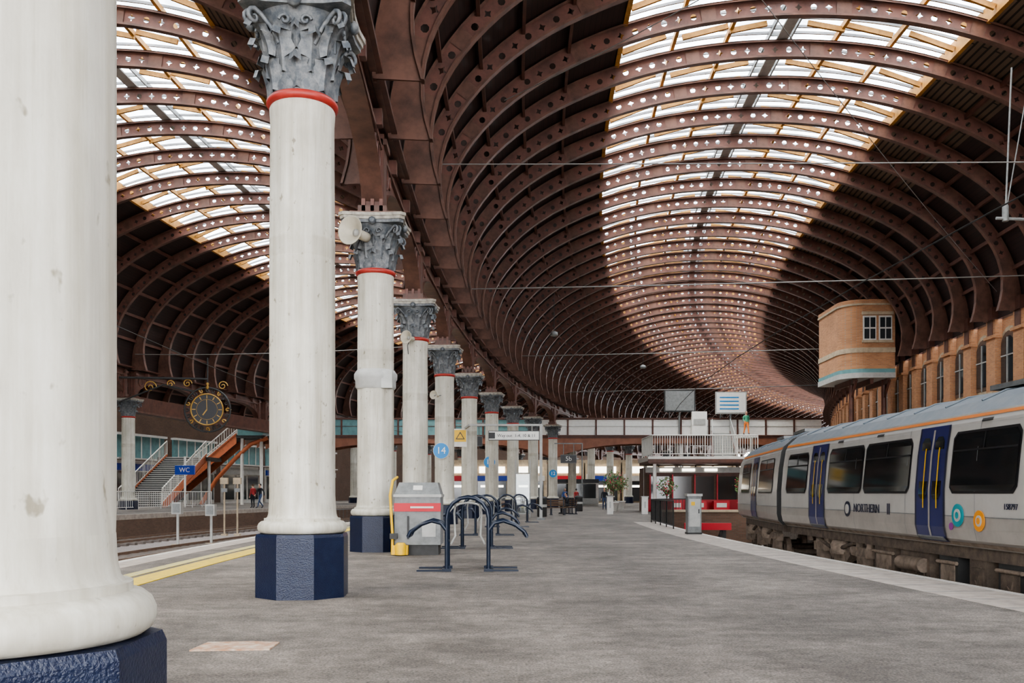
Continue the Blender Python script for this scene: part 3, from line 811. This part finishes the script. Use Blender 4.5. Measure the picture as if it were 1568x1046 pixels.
# ---------------- platform furniture ----------------
def rack():
    m=MB()
    def arch(y,h=1.28):
        pts=[(-.36,y,0.02),(-.36,y,.85)]
        for k in range(9): a=pi-k*pi/8; pts.append((.36*cos(a),y,.92+.36*sin(a)*(h-.92)/.36))
        pts+=[(.36,y,.85),(.36,y,0.02)]; return pts
    for y in (0,.62): m.tube(arch(y),.036,RACK,10)
    m.tube(arch(.31,1.18),.018,LGREY,8)
    for sg in (-1,1):
        for y in (0,.62):
            pts=[(sg*.36,y,.70),(sg*.46,y,.83),(sg*.62,y,.87),(sg*.82,y,.80),(sg*.98,y,.68),(sg*1.02,y,.60)]
            m.tube(pts,.034,RACK,10)
        m.tube([(sg*1.02,0,.60),(sg*1.02,.62,.60)],.03,RACK,8)
        m.tube([(sg*.36,0,.5),(sg*.36,.62,.5)],.028,RACK,8)
        for y in (0,.62): m.box((sg*.6,y,.015),(.55,.10,.03),RACK); m.box((sg*.36,y,.025),(.16,.16,.05),RACK)
        m.tube([(sg*.2,0,1.2),(sg*.24,.31,1.0),(sg*.22,.31,.6),(sg*.3,.31,.45)],.018,LGREY,8)
    m.tube([(0,0,1.28),(0,.62,1.28)],.028,RACK,8)
    return m.mesh('bicycle_rack')
RK=rack()
for x,y in ((-.765,15.5),(-.85,21.8),(-.8,28.5),(-.2,35.5),(.35,41)): inst(RK,'bicycle_rack',T(x,y,0,.03))
cb=MB()
cb.box((0,0,.75),(1.0,.8,1.05),GREY); cb.prism([(-.52,-.42),(.52,-.42),(.52,.42),(-.52,.42)],1.26,1.32,LGREY)
cb.add([(-.5,-.4,1.32),(.5,-.4,1.32),(.5,.4,1.32),(-.5,.4,1.32),(-.42,-.2,1.58),(.42,-.2,1.58),(.42,.4,1.58),(-.42,.4,1.58)],[(0,1,5,4),(1,2,6,5),(2,3,7,6),(3,0,4,7),(4,5,6,7)],GREY)
cb.box((0,-.41,1.04),(1.01,.03,.18),REDP); cb.box((.1,-.43,1.04),(.5,.01,.04),WPAINT); cb.box((0,0,.12),(.9,.7,.24),DGREY)
cb.box((-.2,-.41,.6),(.04,.02,.5),DGREY); cb.box((.25,-.41,.55),(.3,.02,.3),LGREY); cb.box((0,-.3,1.46),(.2,.02,.12),WPAINT,rx=-.65)
cb.tube([(-.53,-.5,.02),(-.53,-.5,.5),(-.58,-.48,1.3),(-.55,-.3,1.62),(-.5,.1,1.7)],.03,YEL,8)
cb.box((-.36,-.5,.12),(.34,.16,.2),YEL); cb.lathe([(.13,0),(.13,.2),(.08,.26)],YEL,14,T(-.34,-.56,.02)); cb.box((-.5,-.5,.42),(.16,.12,.12),DGREY)
cb.obj('storage_cabinet',T(-2.05,19.9,0))
def horn(name,M,sc=1):
    h=MB(); L=Matrix.Rotation(pi/2,4,'X')@Matrix.Rotation(-.45,4,'Y')
    h.lathe([(.05,-.32),(.09,-.3),(.09,-.12),(.05,-.10),(.08,0),(.14,.12),(.24,.22),(.27,.24),(.25,.235),(.12,.1),(.03,.0)],mat('horn_cream',(.50,.46,.37),.5,var=.2),24,L)
    h.lathe([(.06,-.05),(.07,.06),(.0,.1)],LGREY,12,L); h.box((.1,.28,.0),(.1,.3,.1),GREY); h.tube([(0,.2,0),(.3,.5,.05)],.03,GREY); h.tube([(0,.3,0),(-.1,.34,-.25),(-.08,.4,-.6)],.015,BLACK)
    h.obj(name,M@Matrix.Scale(sc,4))
horn('loudspeaker_horn',T(-3.45,20.1,7.15),1.2)
horn('loudspeaker_horn',T(-3.35,29.3,6.4),.8)
horn('loudspeaker_horn',T(-3.25,38.2,5.5),.7)
def rsign(num,x,y,z,r=.33):
    e=empty('platform_number_sign',T(x,y,z)); d=MB(); d.disc((0,0,0),r,SIGNBLUE,'Y',36,.04); d.disc((0,.01,0),r+.015,WPAINT,'Y',36,.03); d.box((0,.08,0),(.3,.12,.12),GREY); d.obj('disc',None,e)
    text(num,'numeral',Matrix.Translation((0,-.024,0))@FACE,r*1.25,BW,e)
rsign('14',-3.02,38.35,3.15); rsign('13',-1.42,56.9,3.3,.36); rsign('12',3.8,83.4,3.15,.36)
ws=MB(); ws.box((0,0,0),(.68,.04,.95),WPAINT); ws.box((0,-.025,.1),(.62,.01,.62),YEL); ws.prism([(-.24,-.2),(.24,-.2),(0,.2)],0,.01,BLACK,M=Matrix.Translation((0,-.03,.12))@FACE); ws.prism([(-.17,-.15),(.17,-.15),(0,.13)],0,.012,YEL,M=Matrix.Translation((0,-.036,.11))@FACE); ws.box((0,.08,0),(.1,.12,.5),GREY)
ws.obj('warning_sign',T(-2.72,47.3,4.25))
wg=empty('way_out_sign',T(0,0,0)); w=MB(); w.box((.1,45,4.22),(2.5,.12,.42),BW); w.box((.1,45,4.22),(2.56,.1,.48),DGREY)
w.box((-1.0,44.93,4.22),(.3,.02,.3),BLACK)
w.box((1.45,45,2.4),(.14,.14,4.8),LGREY); w.box((1.45,45,.05),(.4,.4,.1),GREY)
w.box((-.3,45,4.75),(3.6,.1,.1),LGREY); w.tube([(-.8,45,4.45),(-.8,45,4.75)],.03,LGREY); w.tube([(1.0,45,4.45),(1.0,45,4.75)],.03,LGREY); w.beam((-2.1,45,4.75),(-2.5,47.6,4.75),.1,.1,LGREY)
w.obj('frame',None,wg); text('Way out  1-4, 10 & 11','lettering',T(.22,44.93,4.21)@FACE,.21,BLACK,wg)
def scrglass():
    m=bpy.data.materials.new('screen_glass'); m.use_nodes=True; nt=m.node_tree
    for n in list(nt.nodes): nt.nodes.remove(n)
    o=nt.nodes.new('ShaderNodeOutputMaterial'); t=nt.nodes.new('ShaderNodeBsdfTransparent'); t.inputs[0].default_value=(.75,.8,.8,1)
    g=nt.nodes.new('ShaderNodeBsdfGlossy'); g.inputs['Roughness'].default_value=.05
    mx=nt.nodes.new('ShaderNodeMixShader'); mx.inputs[0].default_value=.12
    nt.links.new(t.outputs[0],mx.inputs[1]); nt.links.new(g.outputs[0],mx.inputs[2]); nt.links.new(mx.outputs[0],o.inputs[0]); return m
SG=scrglass()
sc=MB()
for x in (.2,1.0): sc.box((x,50,1.6),(.06,.06,3.2),LGREY)
sc.box((.6,50,1.3),(.8,.02,2.2),SG); sc.box((.6,50,2.45),(.8,.06,.06),LGREY); sc.box((.6,50,.2),(.8,.06,.06),LGREY)
for y in (46.5,48.2): sc.box((1.5,y,1.6),(.06,.06,3.2),LGREY)
sc.box((1.5,47.3,1.3),(.02,1.7,2.2),SG); sc.box((1.5,47.3,2.45),(.06,1.7,.06),LGREY)
sc.obj('platform_wind_screen')
for tx,x,y,z in (('5b',4.4,70,4.0),('5b',-2.6,60,4.8)):
    e=empty('hanging_platform_sign',T(x,y,z)); d=MB(); d.box((0,0,0),(1.2,.1,.6),BLACK); d.box((0,0,0),(1.26,.08,.66),GREY); d.tube([(-.4,0,.3),(-.4,0,1.2)],.03,GREY); d.tube([(.4,0,.3),(.4,0,1.2)],.03,GREY); d.box((0,0,1.2),(2.2,.08,.08),GREY)
    d.tube([(1.05,0,1.2),(1.05,0,-z)],.05,GREY); d.obj('panel',None,e); text(tx,'lettering',Matrix.Translation((0,-.06,0))@FACE,.5,WPAINT,e)
def bench():
    m=MB()
    for i in range(4): m.box((0,-.18+i*.13,.45),(1.8,.1,.04),BARK)
    for i in range(3): m.box((0,.28,.6+i*.14),(1.8,.04,.1),BARK)
    for x in (-.8,0,.8):
        m.box((x,-.15,.22),(.06,.06,.44),RACK); m.box((x,.26,.5),(.06,.06,1.0),RACK); m.box((x,.05,.42),(.06,.45,.05),RACK); m.box((x,.05,.02),(.1,.6,.04),RACK)
    return m.mesh('platform_bench')
BN=bench()
BA=-pi/2+.25
inst(BN,'platform_bench',T(3.62,58,0,BA)); inst(BN,'platform_bench',T(2.4,55,0,.1)); inst(BN,'platform_bench',T(-24,50,.25,.1))

# ---------------- clock ----------------
cl=MB()
cl.disc((0,0,0),.95,BLACK,'Y',48,.35); 
cl.tube([(.95*cos(t*pi/24),-.18,.95*sin(t*pi/24)) for t in range(49)],.045,GOLD,8)
cl.tube([(.62*cos(t*pi/24),-.185,.62*sin(t*pi/24)) for t in range(49)],.012,GOLD,6)
for h in range(12):
    a=h*pi/6; cl.box((.78*sin(a),-.19,.78*cos(a)),(.05,.03,.2),GOLD,ry=a)
cl.beam((0,-.2,0),(-.25,-.2,-.35),.03,.07,GOLD); cl.beam((0,-.2,0),(-.02,-.2,.62),.03,.05,GOLD)
for k in range(20):
    a=k*pi/10; r=1.2
    pts=[((r+.2*(1-q/9)*cos(q*.8))*cos(a+.12*(1-q/9)*sin(q*.8)),0,(r+.2*(1-q/9)*cos(q*.8))*sin(a+.12*(1-q/9)*sin(q*.8))) for q in range(9)]
    cl.tube(pts,.045,GOLD if k%3==0 else DGREY,5)
cl.tube([(1.36*cos(t*pi/24),.0,1.36*sin(t*pi/24)) for t in range(49)],.06,DGREY,8)
cl.tube([(0,.0,1.3),(0,0,3.2)],.05,DGREY,8); cl.tube([(0,0,1.9),(-5.2,0,1.9)],.07,DGREY,8); cl.tube([(-.8,0,1.1),(-2.6,0,1.5),(-5.2,0,.4)],.05,DGREY,8)
for cx0,cz0,rr0 in ((-1.2,1.6,.28),(-2.2,1.55,.25),(-3.4,1.35,.4),(.9,1.5,.3)):
    cl.tube([(cx0+rr0*(1-t/22)*cos(t*.5),0,cz0+rr0*(1-t/22)*sin(t*.5)) for t in range(20)],.035,GOLD,5)
cl.lathe([(0,1.25),(.12,1.35),(.05,1.5),(.1,1.6),(0,1.75)],GOLD,12)
cl.obj('ornate_station_clock',T(-20.3,60,6.9,.15,1.08))

# ---------------- left background ----------------
lb=MB()
for i in range(12):
    M=F(-36,-5+i*7.5,.25)
    lb.box((0,0,2.0),(.2,7.2,4.0),WPAINT,M)
    for k in range(3): lb.box((.12,-2.4+k*2.4,1.7),(.06,2.0,2.6),SHOP,M)
    lb.box((.2,0,3.4),(.25,7.2,.6),SBLUE2 if i%3==1 else LGREY,M)
    lb.box((.1,0,5.2),(.15,7.2,2.0),TEALP,M)
    for k in range(5): lb.box((.2,-2.8+k*1.4,5.2),(.06,.12,2.0),WPAINT,M)
    lb.box((.2,0,4.15),(.7,7.4,.14),WPAINT,M); lb.box((.2,0,6.3),(.5,7.4,.2),WPAINT,M)
lb.obj('platform_building')
rl=MB()
for s0 in (28,32,36): railing(rl,P(-24.2,s0,.25),P(-24.2,s0+4,.25),1.2,3,WPAINT,5)
rl.obj('white_railing')
cs=empty('station_shop_sign',F(-25.2,38,3.1)); d=MB(); d.box((0,0,0),(1.6,.15,.7),SBLUE2); d.box((0,0,-.9),(.12,.12,3.9),WPAINT,); d.obj('panel',None,cs); text('WC','lettering',Matrix.Translation((0,-.08,0))@FACE,.5,WPAINT,cs)
for i,(x,y,h) in enumerate(((-14.3,38.5,1.6),(-13.2,39.5,1.5))):
    m=MB(); m.tube([(0,0,-.95),(0,0,h-.9)],.06,LGREY,8); m.box((0,-.05,h-.9),(.4,.3,.5),LGREY); m.box((0,-.22,h-.9),(.3,.03,.38),GREY); m.box((0,0,-.9),(.4,.4,.12),STONE); m.obj('lineside_signal_box',T(x,y,0))
for x in (-15.5,-14.8):
    m=MB(); m.tube([(0,0,-.95),(0,0,2.0)],.05,STONE,8); m.box((0,-.02,2.0),(.42,.14,.34),STONE); m.box((0,-.02,1.5),(.3,.12,.2),GREY); m.box((0,0,-.9),(.3,.3,.1),STONE); m.obj('marker_post',T(x,48.5,0))
fe=MB()
for i in range(9): 
    s0=18+i*3; railing(fe,P(-16.2,s0+20,.0-.95),P(-16.2,s0+23,-.95),.9,1,GREY,3)
fe.obj('track_fence')
kb=MB(); kb.box((0,0,1.5),(3.0,4,3.0),WPAINT); kb.box((0,-2.03,1.5),(2.6,.06,1.8),SHOP); kb.box((0,-2.1,2.75),(3.1,.12,.4),SBLUE2); kb.box((1.53,0,1.5),(.06,3.6,1.8),SHOP); kb.box((0,0,3.05),(3.4,4.4,.12),LGREY)
for x in (-.7,.7): kb.box((x,-2.07,1.5),(.08,.06,1.8),WPAINT)
kb.obj('waiting_kiosk',F(-32.5,34,.25))

# ---------------- far background ----------------
sh=MB()
for i in range(9):
    x=-8+i*5.2; y=128
    sh.box((x,y,3.0),(5.0,3,6.0),STONE); sh.box((x,y-1.6,1.6),(4.0,.1,2.8),SHOP); sh.box((x,y-1.65,3.4),(4.4,.2,.7),(REDP,SBLUE2,WPAINT)[i%3])
    sh.box((x,y-1.7,4.6),(3.6,.05,.9),LAMP); sh.box((x-2.2,y-1.7,2),(.3,.3,4),WPAINT)
    sh.box((x,y-1.66,2.3),(3.2,.05,.3),LAMP)
sh.obj('shop_front_row')
kq=MB(); kq.box((6.6,96,1.4),(5,3,2.8),WPAINT); kq.box((6.6,94.45,1.5),(4.4,.1,1.6),SHOP); kq.box((6.6,94.4,2.6),(5,.2,.4),BLACK); kq.box((6.6,94.3,.5),(4.8,.1,.6),LGREY); kq.obj('coffee_kiosk')
for x,y in ((4.9,66),(7.6,70),(1.7,51)):
    m=MB(); m.lathe([(.26,0),(.28,.05),(.28,.95),(.3,1.0),(.3,1.08),(.2,1.15),(0,1.17)],DGREY,20); m.lathe([(.285,.55),(.285,.7)],LGREY,20); m.obj('litter_bin',T(x,y,0))
def tree(x,y,h,z=0,fl=False,nm='potted_tree'):
    m=MB(); m.lathe([(.3,0),(.42,.6),(.45,.62),(.45,.7),(.38,.7),(.36,.6)],WPAINT if not fl else REDP,20)
    rnd=random.Random(int(x*10)); m.tube([(0,0,.5),(.03,.02,h*.4),(-.02,0,h*.62)],[.06,.045,.03],BARK,8)
    for k in range(7):
        a=k*.9; m.tube([(0,0,h*.45),(.35*cos(a),.35*sin(a),h*.62+.1*rnd.random())],[.03,.012],BARK,5)
    for k in range(260):
        v=Vector((rnd.gauss(0,1),rnd.gauss(0,1),rnd.gauss(0,1))).normalized()*rnd.uniform(.35,1)
        c=Vector((v.x*.75,v.y*.75,h*.68+v.z*h*.28)); a=Vector((rnd.uniform(-1,1),rnd.uniform(-1,1),rnd.uniform(-1,1))).normalized()*.10; b2=a.orthogonal().normalized()*.045
        m.add([c-a,c+b2,c+a,c-b2],[(0,1,2,3)],FLOWER if k%(4 if fl else 6)==0 else LEAF)
    m.obj(nm,T(x,y,z))
tree(7.4,66,3.2); tree(8.9,74,3.2); tree(10.4,60.6,2.6,fl=True); tree(15.6,60.6,2.8,fl=True); tree(8.8,80,3.4)

# ---------------- wires ----------------
def wire(name,pts,r=.02,m=DGREY):
    k=MB(); k.tube(pts,r,m,5); return k.obj(name)
def sag(a,b,q,n=14):
    a=Vector(a);b=Vector(b); return [a.lerp(b,i/n)-Vector((0,0,q*4*(i/n)*(1-i/n))) for i in range(n+1)]
WIREM=mat('galvanised_wire',(.22,.21,.20),.5,var=.2)
wire('tie_wire',sag(P(0.3,0.5,11.4),P(25.7,.5,11.5),.03),.02,WIREM)
wire('tie_wire',sag(P(0.3,13,10.4),P(25.7,13,10.7),.05),.028,WIREM)
wire('tie_wire',sag(P(0.3,38,11.2),P(25.7,38,11.2),.05),.035,WIREM)
wire('tie_wire',sag(P(0.3,60,11.0),P(25.7,60,11.0),.05),.04,WIREM)
wire('tie_wire',sag(P(6,-6,17.0),P(25,16,10.6),.3),.014,WIREM)
wire('tie_wire',sag(P(3,2,14.0),P(11.4,-8,14.5),.2),.014,WIREM)
wire('tie_wire',sag(P(-24,30,10.6),P(-.5,30,11.0),.3),.03,WIREM)
wire('catenary_wire',[P(11.4,s,6.3) for s in range(-30,35,6)],.015)
wire('catenary_wire',[P(-6.4,s,5.4) for s in range(-30,100,6)],.012)
wire('hanging_cable',[P(-8,-2,z)+Vector((.15*sin(z*2),0,0)) for z in [9+.4*i for i in range(18)]],.02)
sp=MB()
for s in (2.5,):
    sp.tube([P(19.5,s,15.2),P(19.3,s,10.4)],.03,GREY,8); sp.tube([P(20.1,s,15.0),P(19.3,s,10.4)],.02,GREY,6); sp.tube([P(25.5,s,10.0),P(19.0,s,10.3)],.05,GREY,8)
    sp.tube([P(25.5,s,8.2),P(24.5,s,9.2),P(23,s,10.0),P(21,s,10.2)],.06,GREY,8)
    sp.lathe([(.1,0),(.1,.5)],GREY,10,Matrix.Translation(P(19.3,s,10.2)))
sp.obj('overhead_line_support')
for s,o,z in ((30,4,11.5),(50,9,12),(20,-9,14)):
    m=MB(); m.tube([(0,0,0),(0,0,2.4)],.02,DGREY,5); m.lathe([(.05,0),(.22,-.08),(.25,-.25),(.2,-.3),(0,-.3)],GREY,16); m.obj('pendant_lamp',F(o,s,z))

# ---------------- people ----------------
def cloth(n,c): return mat('cloth_'+n,c,.8,var=.2,scale=14)
def human(name,loc,rz,pose,top,bot,hair,sc=1.0,female=False):
    tw=.9 if female else 1
    J={'pel':(0,0,.95),'sp':(0,0,1.12),'ch':(0,.0,1.32),'nk':(0,.0,1.46),'hd':(0,.02,1.56)}
    for sg,k in ((-1,'l'),(1,'r')):
        J['sh'+k]=(sg*.18*tw,0,1.41); J['el'+k]=(sg*.235,-.03,1.13); J['wr'+k]=(sg*.25,.05,.89); J['ha'+k]=(sg*.25,.08,.80)
        J['hi'+k]=(sg*.095,0,.90); J['kn'+k]=(sg*.10,.02,.49); J['an'+k]=(sg*.10,-.02,.09); J['to'+k]=(sg*.11,.16,.035)
    if pose=='walk':
        J['knl']=(-.10,.20,.50);J['anl']=(-.10,.30,.11);J['tol']=(-.11,.48,.07)
        J['knr']=(.10,-.02,.49);J['anr']=(.10,-.32,.16);J['tor']=(.11,-.18,.03)
        J['ell']=(-.23,-.14,1.15);J['wrl']=(-.24,-.16,.92);J['hal']=(-.24,-.15,.83)
        J['elr']=(.23,.06,1.14);J['wrr']=(.22,.25,.98);J['har']=(.21,.32,.93)
    if pose=='sit':
        dz=.95-.57
        for k in ('pel','sp','ch','nk','hd'): x,y,z=J[k]; J[k]=(x,y+(z-.95)*.18,z-dz)
        for sg,k in ((-1,'l'),(1,'r')):
            J['sh'+k]=(sg*.18,.08,1.02); J['el'+k]=(sg*.22,.16,.77); J['wr'+k]=(sg*.12,.38,.72); J['ha'+k]=(sg*.07,.44,.75)
            J['hi'+k]=(sg*.095,.04,.56); J['kn'+k]=(sg*.12,.46,.54); J['an'+k]=(sg*.12,.44,.09); J['to'+k]=(sg*.13,.62,.035)
    rad={'pel':.135,'sp':.125,'ch':.145,'nk':.055,'hd':.06,'sh':.065,'el':.045,'wr':.03,'ha':.035,'hi':.095,'kn':.06,'an':.042,'to':.035}
    E=[('pel','sp',0),('sp','ch',0),('ch','nk',0),('nk','hd',2)]
    for k in 'lr': E+=[('ch','sh'+k,0),('sh'+k,'el'+k,0),('el'+k,'wr'+k,0),('wr'+k,'ha'+k,2),('pel','hi'+k,1),('hi'+k,'kn'+k,1),('kn'+k,'an'+k,1),('an'+k,'to'+k,3)]
    keys=list(J); me=bpy.data.meshes.new('tmp'); me.from_pydata([J[k] for k in keys],[(keys.index(a),keys.index(b)) for a,b,_ in E],[])
    ob=bpy.data.objects.new('tmp',me); bpy.context.scene.collection.objects.link(ob)
    mats=[top,bot,SKIN,BLACK]; mb=MB(); ok=False
    try:
        md=ob.modifiers.new('s','SKIN'); md.use_smooth_shade=True
        sv=me.skin_vertices[0].data
        for i,k in enumerate(keys):
            r=rad.get(k) or rad[k[:2]]; sv[i].radius=(r,r*(.75 if k in('pel','sp','ch') else 1)); sv[i].use_root=(k=='pel')
        ob.modifiers.new('b','SUBSURF').levels=1
        dg=bpy.context.evaluated_depsgraph_get(); ev=ob.evaluated_get(dg); m2=ev.to_mesh()
        vs=[v.co.copy() for v in m2.vertices]
        segs=[(Vector(J[a]),Vector(J[b]),mi) for a,b,mi in E]
        for pl in m2.polygons:
            c=pl.center; best=None
            for a,b,mi in segs:
                t=max(0,min(1,(c-a).dot(b-a)/(b-a).length_squared)); d=(c-(a+(b-a)*t)).length
                if best is None or d<best[0]: best=(d,mi)
            mb.f.append(list(pl.vertices)); mb.m.append(mb.mi(mats[best[1]])); mb.sm.append(True); mb.uv.append([(0,0)]*len(pl.vertices))
        mb.v=vs; ok=len(vs)>50; ev.to_mesh_clear()
    except Exception as ex: print('skin fail',ex)
    if not ok:
        mb=MB()
        for a,b,mi in E: mb.tube([J[a],J[b]],[rad.get(a) or rad[a[:2]],rad.get(b) or rad[b[:2]]],mats[mi],10)
    bpy.data.objects.remove(ob); 
    h=Vector(J['hd'])+Vector((0,.015,.07))
    prof=[(.0,-.125),(.045,-.115),(.065,-.07),(.075,-.02),(.08,.03),(.072,.08),(.045,.115),(0,.125)]
    mb.lathe(prof,SKIN,16,Matrix.Translation(h)@Matrix.Diagonal((1,1.2,1,1)))
    mb.lathe([(.084,-.02 if not female else -.10),(.09,.03),(.082,.085),(.05,.125),(0,.136)],hair,16,Matrix.Translation(h+Vector((0,-.02,.005)))@Matrix.Diagonal((1,1.12,1,1)))
    mb.box(tuple(h+Vector((0,.098,-.015))),(.018,.03,.04),SKIN); mb.box(tuple(h+Vector((0,.083,-.062))),(.045,.014,.012),REDP)
    for sg in (-1,1):
        mb.disc(tuple(h+Vector((sg*.03,.088,.005))),.011,BLACK,'Y',8,.012); mb.box(tuple(h+Vector((sg*.082,0,-.01))),(.014,.035,.055),SKIN)
    for k,sg in (('l',-1),('r',1)):
        w=Vector(J['wr'+k]); a=Vector(J['ha'+k]); d=(a-w).normalized(); side=d.cross(Vector((1,0,0))).normalized()
        for i in range(4):
            b=a+side*(i-1.5)*.02; q=b+d*(.045+.01*(i in(1,2))); mb.tube([b,q,q+d*.025+Vector((-sg*.015,0,0))],[.010,.009,.007],SKIN,6)
        b=a-d*.03+side*.035; mb.tube([b,b+side*.02+d*.03,b+side*.02+d*.055],[.011,.010,.008],SKIN,6)
    mb.obj(name,T(*loc,rz,sc))
C=cloth; hb=C('hair_brown',(.06,.035,.02)); hk=C('hair_black',(.015,.012,.012)); hg=C('hair_grey',(.35,.33,.31))
dk=C('dark',(.02,.022,.03)); jn=C('jeans',(.05,.08,.16)); gy=C('grey',(.2,.2,.2)); rd=C('red',(.4,.04,.04)); gn=C('green',(.08,.35,.22)); og=C('orange',(.75,.22,.05)); wt=C('white',(.7,.7,.68)); bl=C('blue',(.05,.12,.35))
human('seated_passenger',(3.62,58,0.0),BA+pi,'sit',dk,dk,hk)
human('walking_passenger',(-17.9,64,.25),2.5,'walk',dk,jn,hk)
human('standing_passenger',(-19.0,66,.25),1.0,'stand',rd,dk,hb)
human('bridge_passenger',(9.3,BY+.9,7.48),pi/2,'walk',wt,jn,hb)
human('bridge_passenger',(11.0,BY+.9,7.48),-pi/2,'walk',C('pink',(.5,.2,.2)),dk,hk,1,True)
human('bridge_passenger',(7.6,BY+1.2,7.48),-pi/2,'walk',dk,dk,hg)
human('stair_passenger',(17.2,66.1,5.6),pi,'walk',gn,og,hb,1.0)
for i,(x,y,rz,ps,a,b_,h) in enumerate(((4.6,78,2.9,'walk',bl,dk,hb),(6.0,84,.2,'walk',rd,jn,hk),(9.4,88,1.2,'walk',wt,gy,hg),(7.5,73,3.0,'stand',dk,jn,hb),(2.2,88,.4,'walk',gy,dk,hk),(-1.6,70,2.8,'walk',dk,dk,hk),(12,78,1.8,'walk',gn,dk,hb))):
    human('walking_passenger',(x,y,0),rz,ps,a,b_,h,1.0,i%2==0)

# ---------------- world, camera ----------------
W=bpy.data.worlds.new('sky'); bpy.context.scene.world=W; W.use_nodes=True
bg=W.node_tree.nodes['Background']; bg.inputs[0].default_value=(.97,.98,1,1); bg.inputs[1].default_value=9.0
sn=bpy.data.lights.new('sun','SUN'); sn.energy=6; sn.angle=radians(20); sn.color=(1,.90,.76)
so=bpy.data.objects.new('sun',sn); so.rotation_euler=(radians(20),radians(-24),0); bpy.context.scene.collection.objects.link(so)
cam=bpy.data.cameras.new('camera'); cam.lens=1378/1568*36; cam.sensor_width=36; cam.shift_y=.148; cam.clip_end=600
co=bpy.data.objects.new('camera',cam); co.location=(0,0,1.35); co.rotation_euler=(pi/2,0,0); bpy.context.scene.collection.objects.link(co)
bpy.context.scene.camera=co
bpy.context.scene.view_settings.view_transform='AgX'
bpy.context.scene.view_settings.look='AgX - Medium High Contrast'
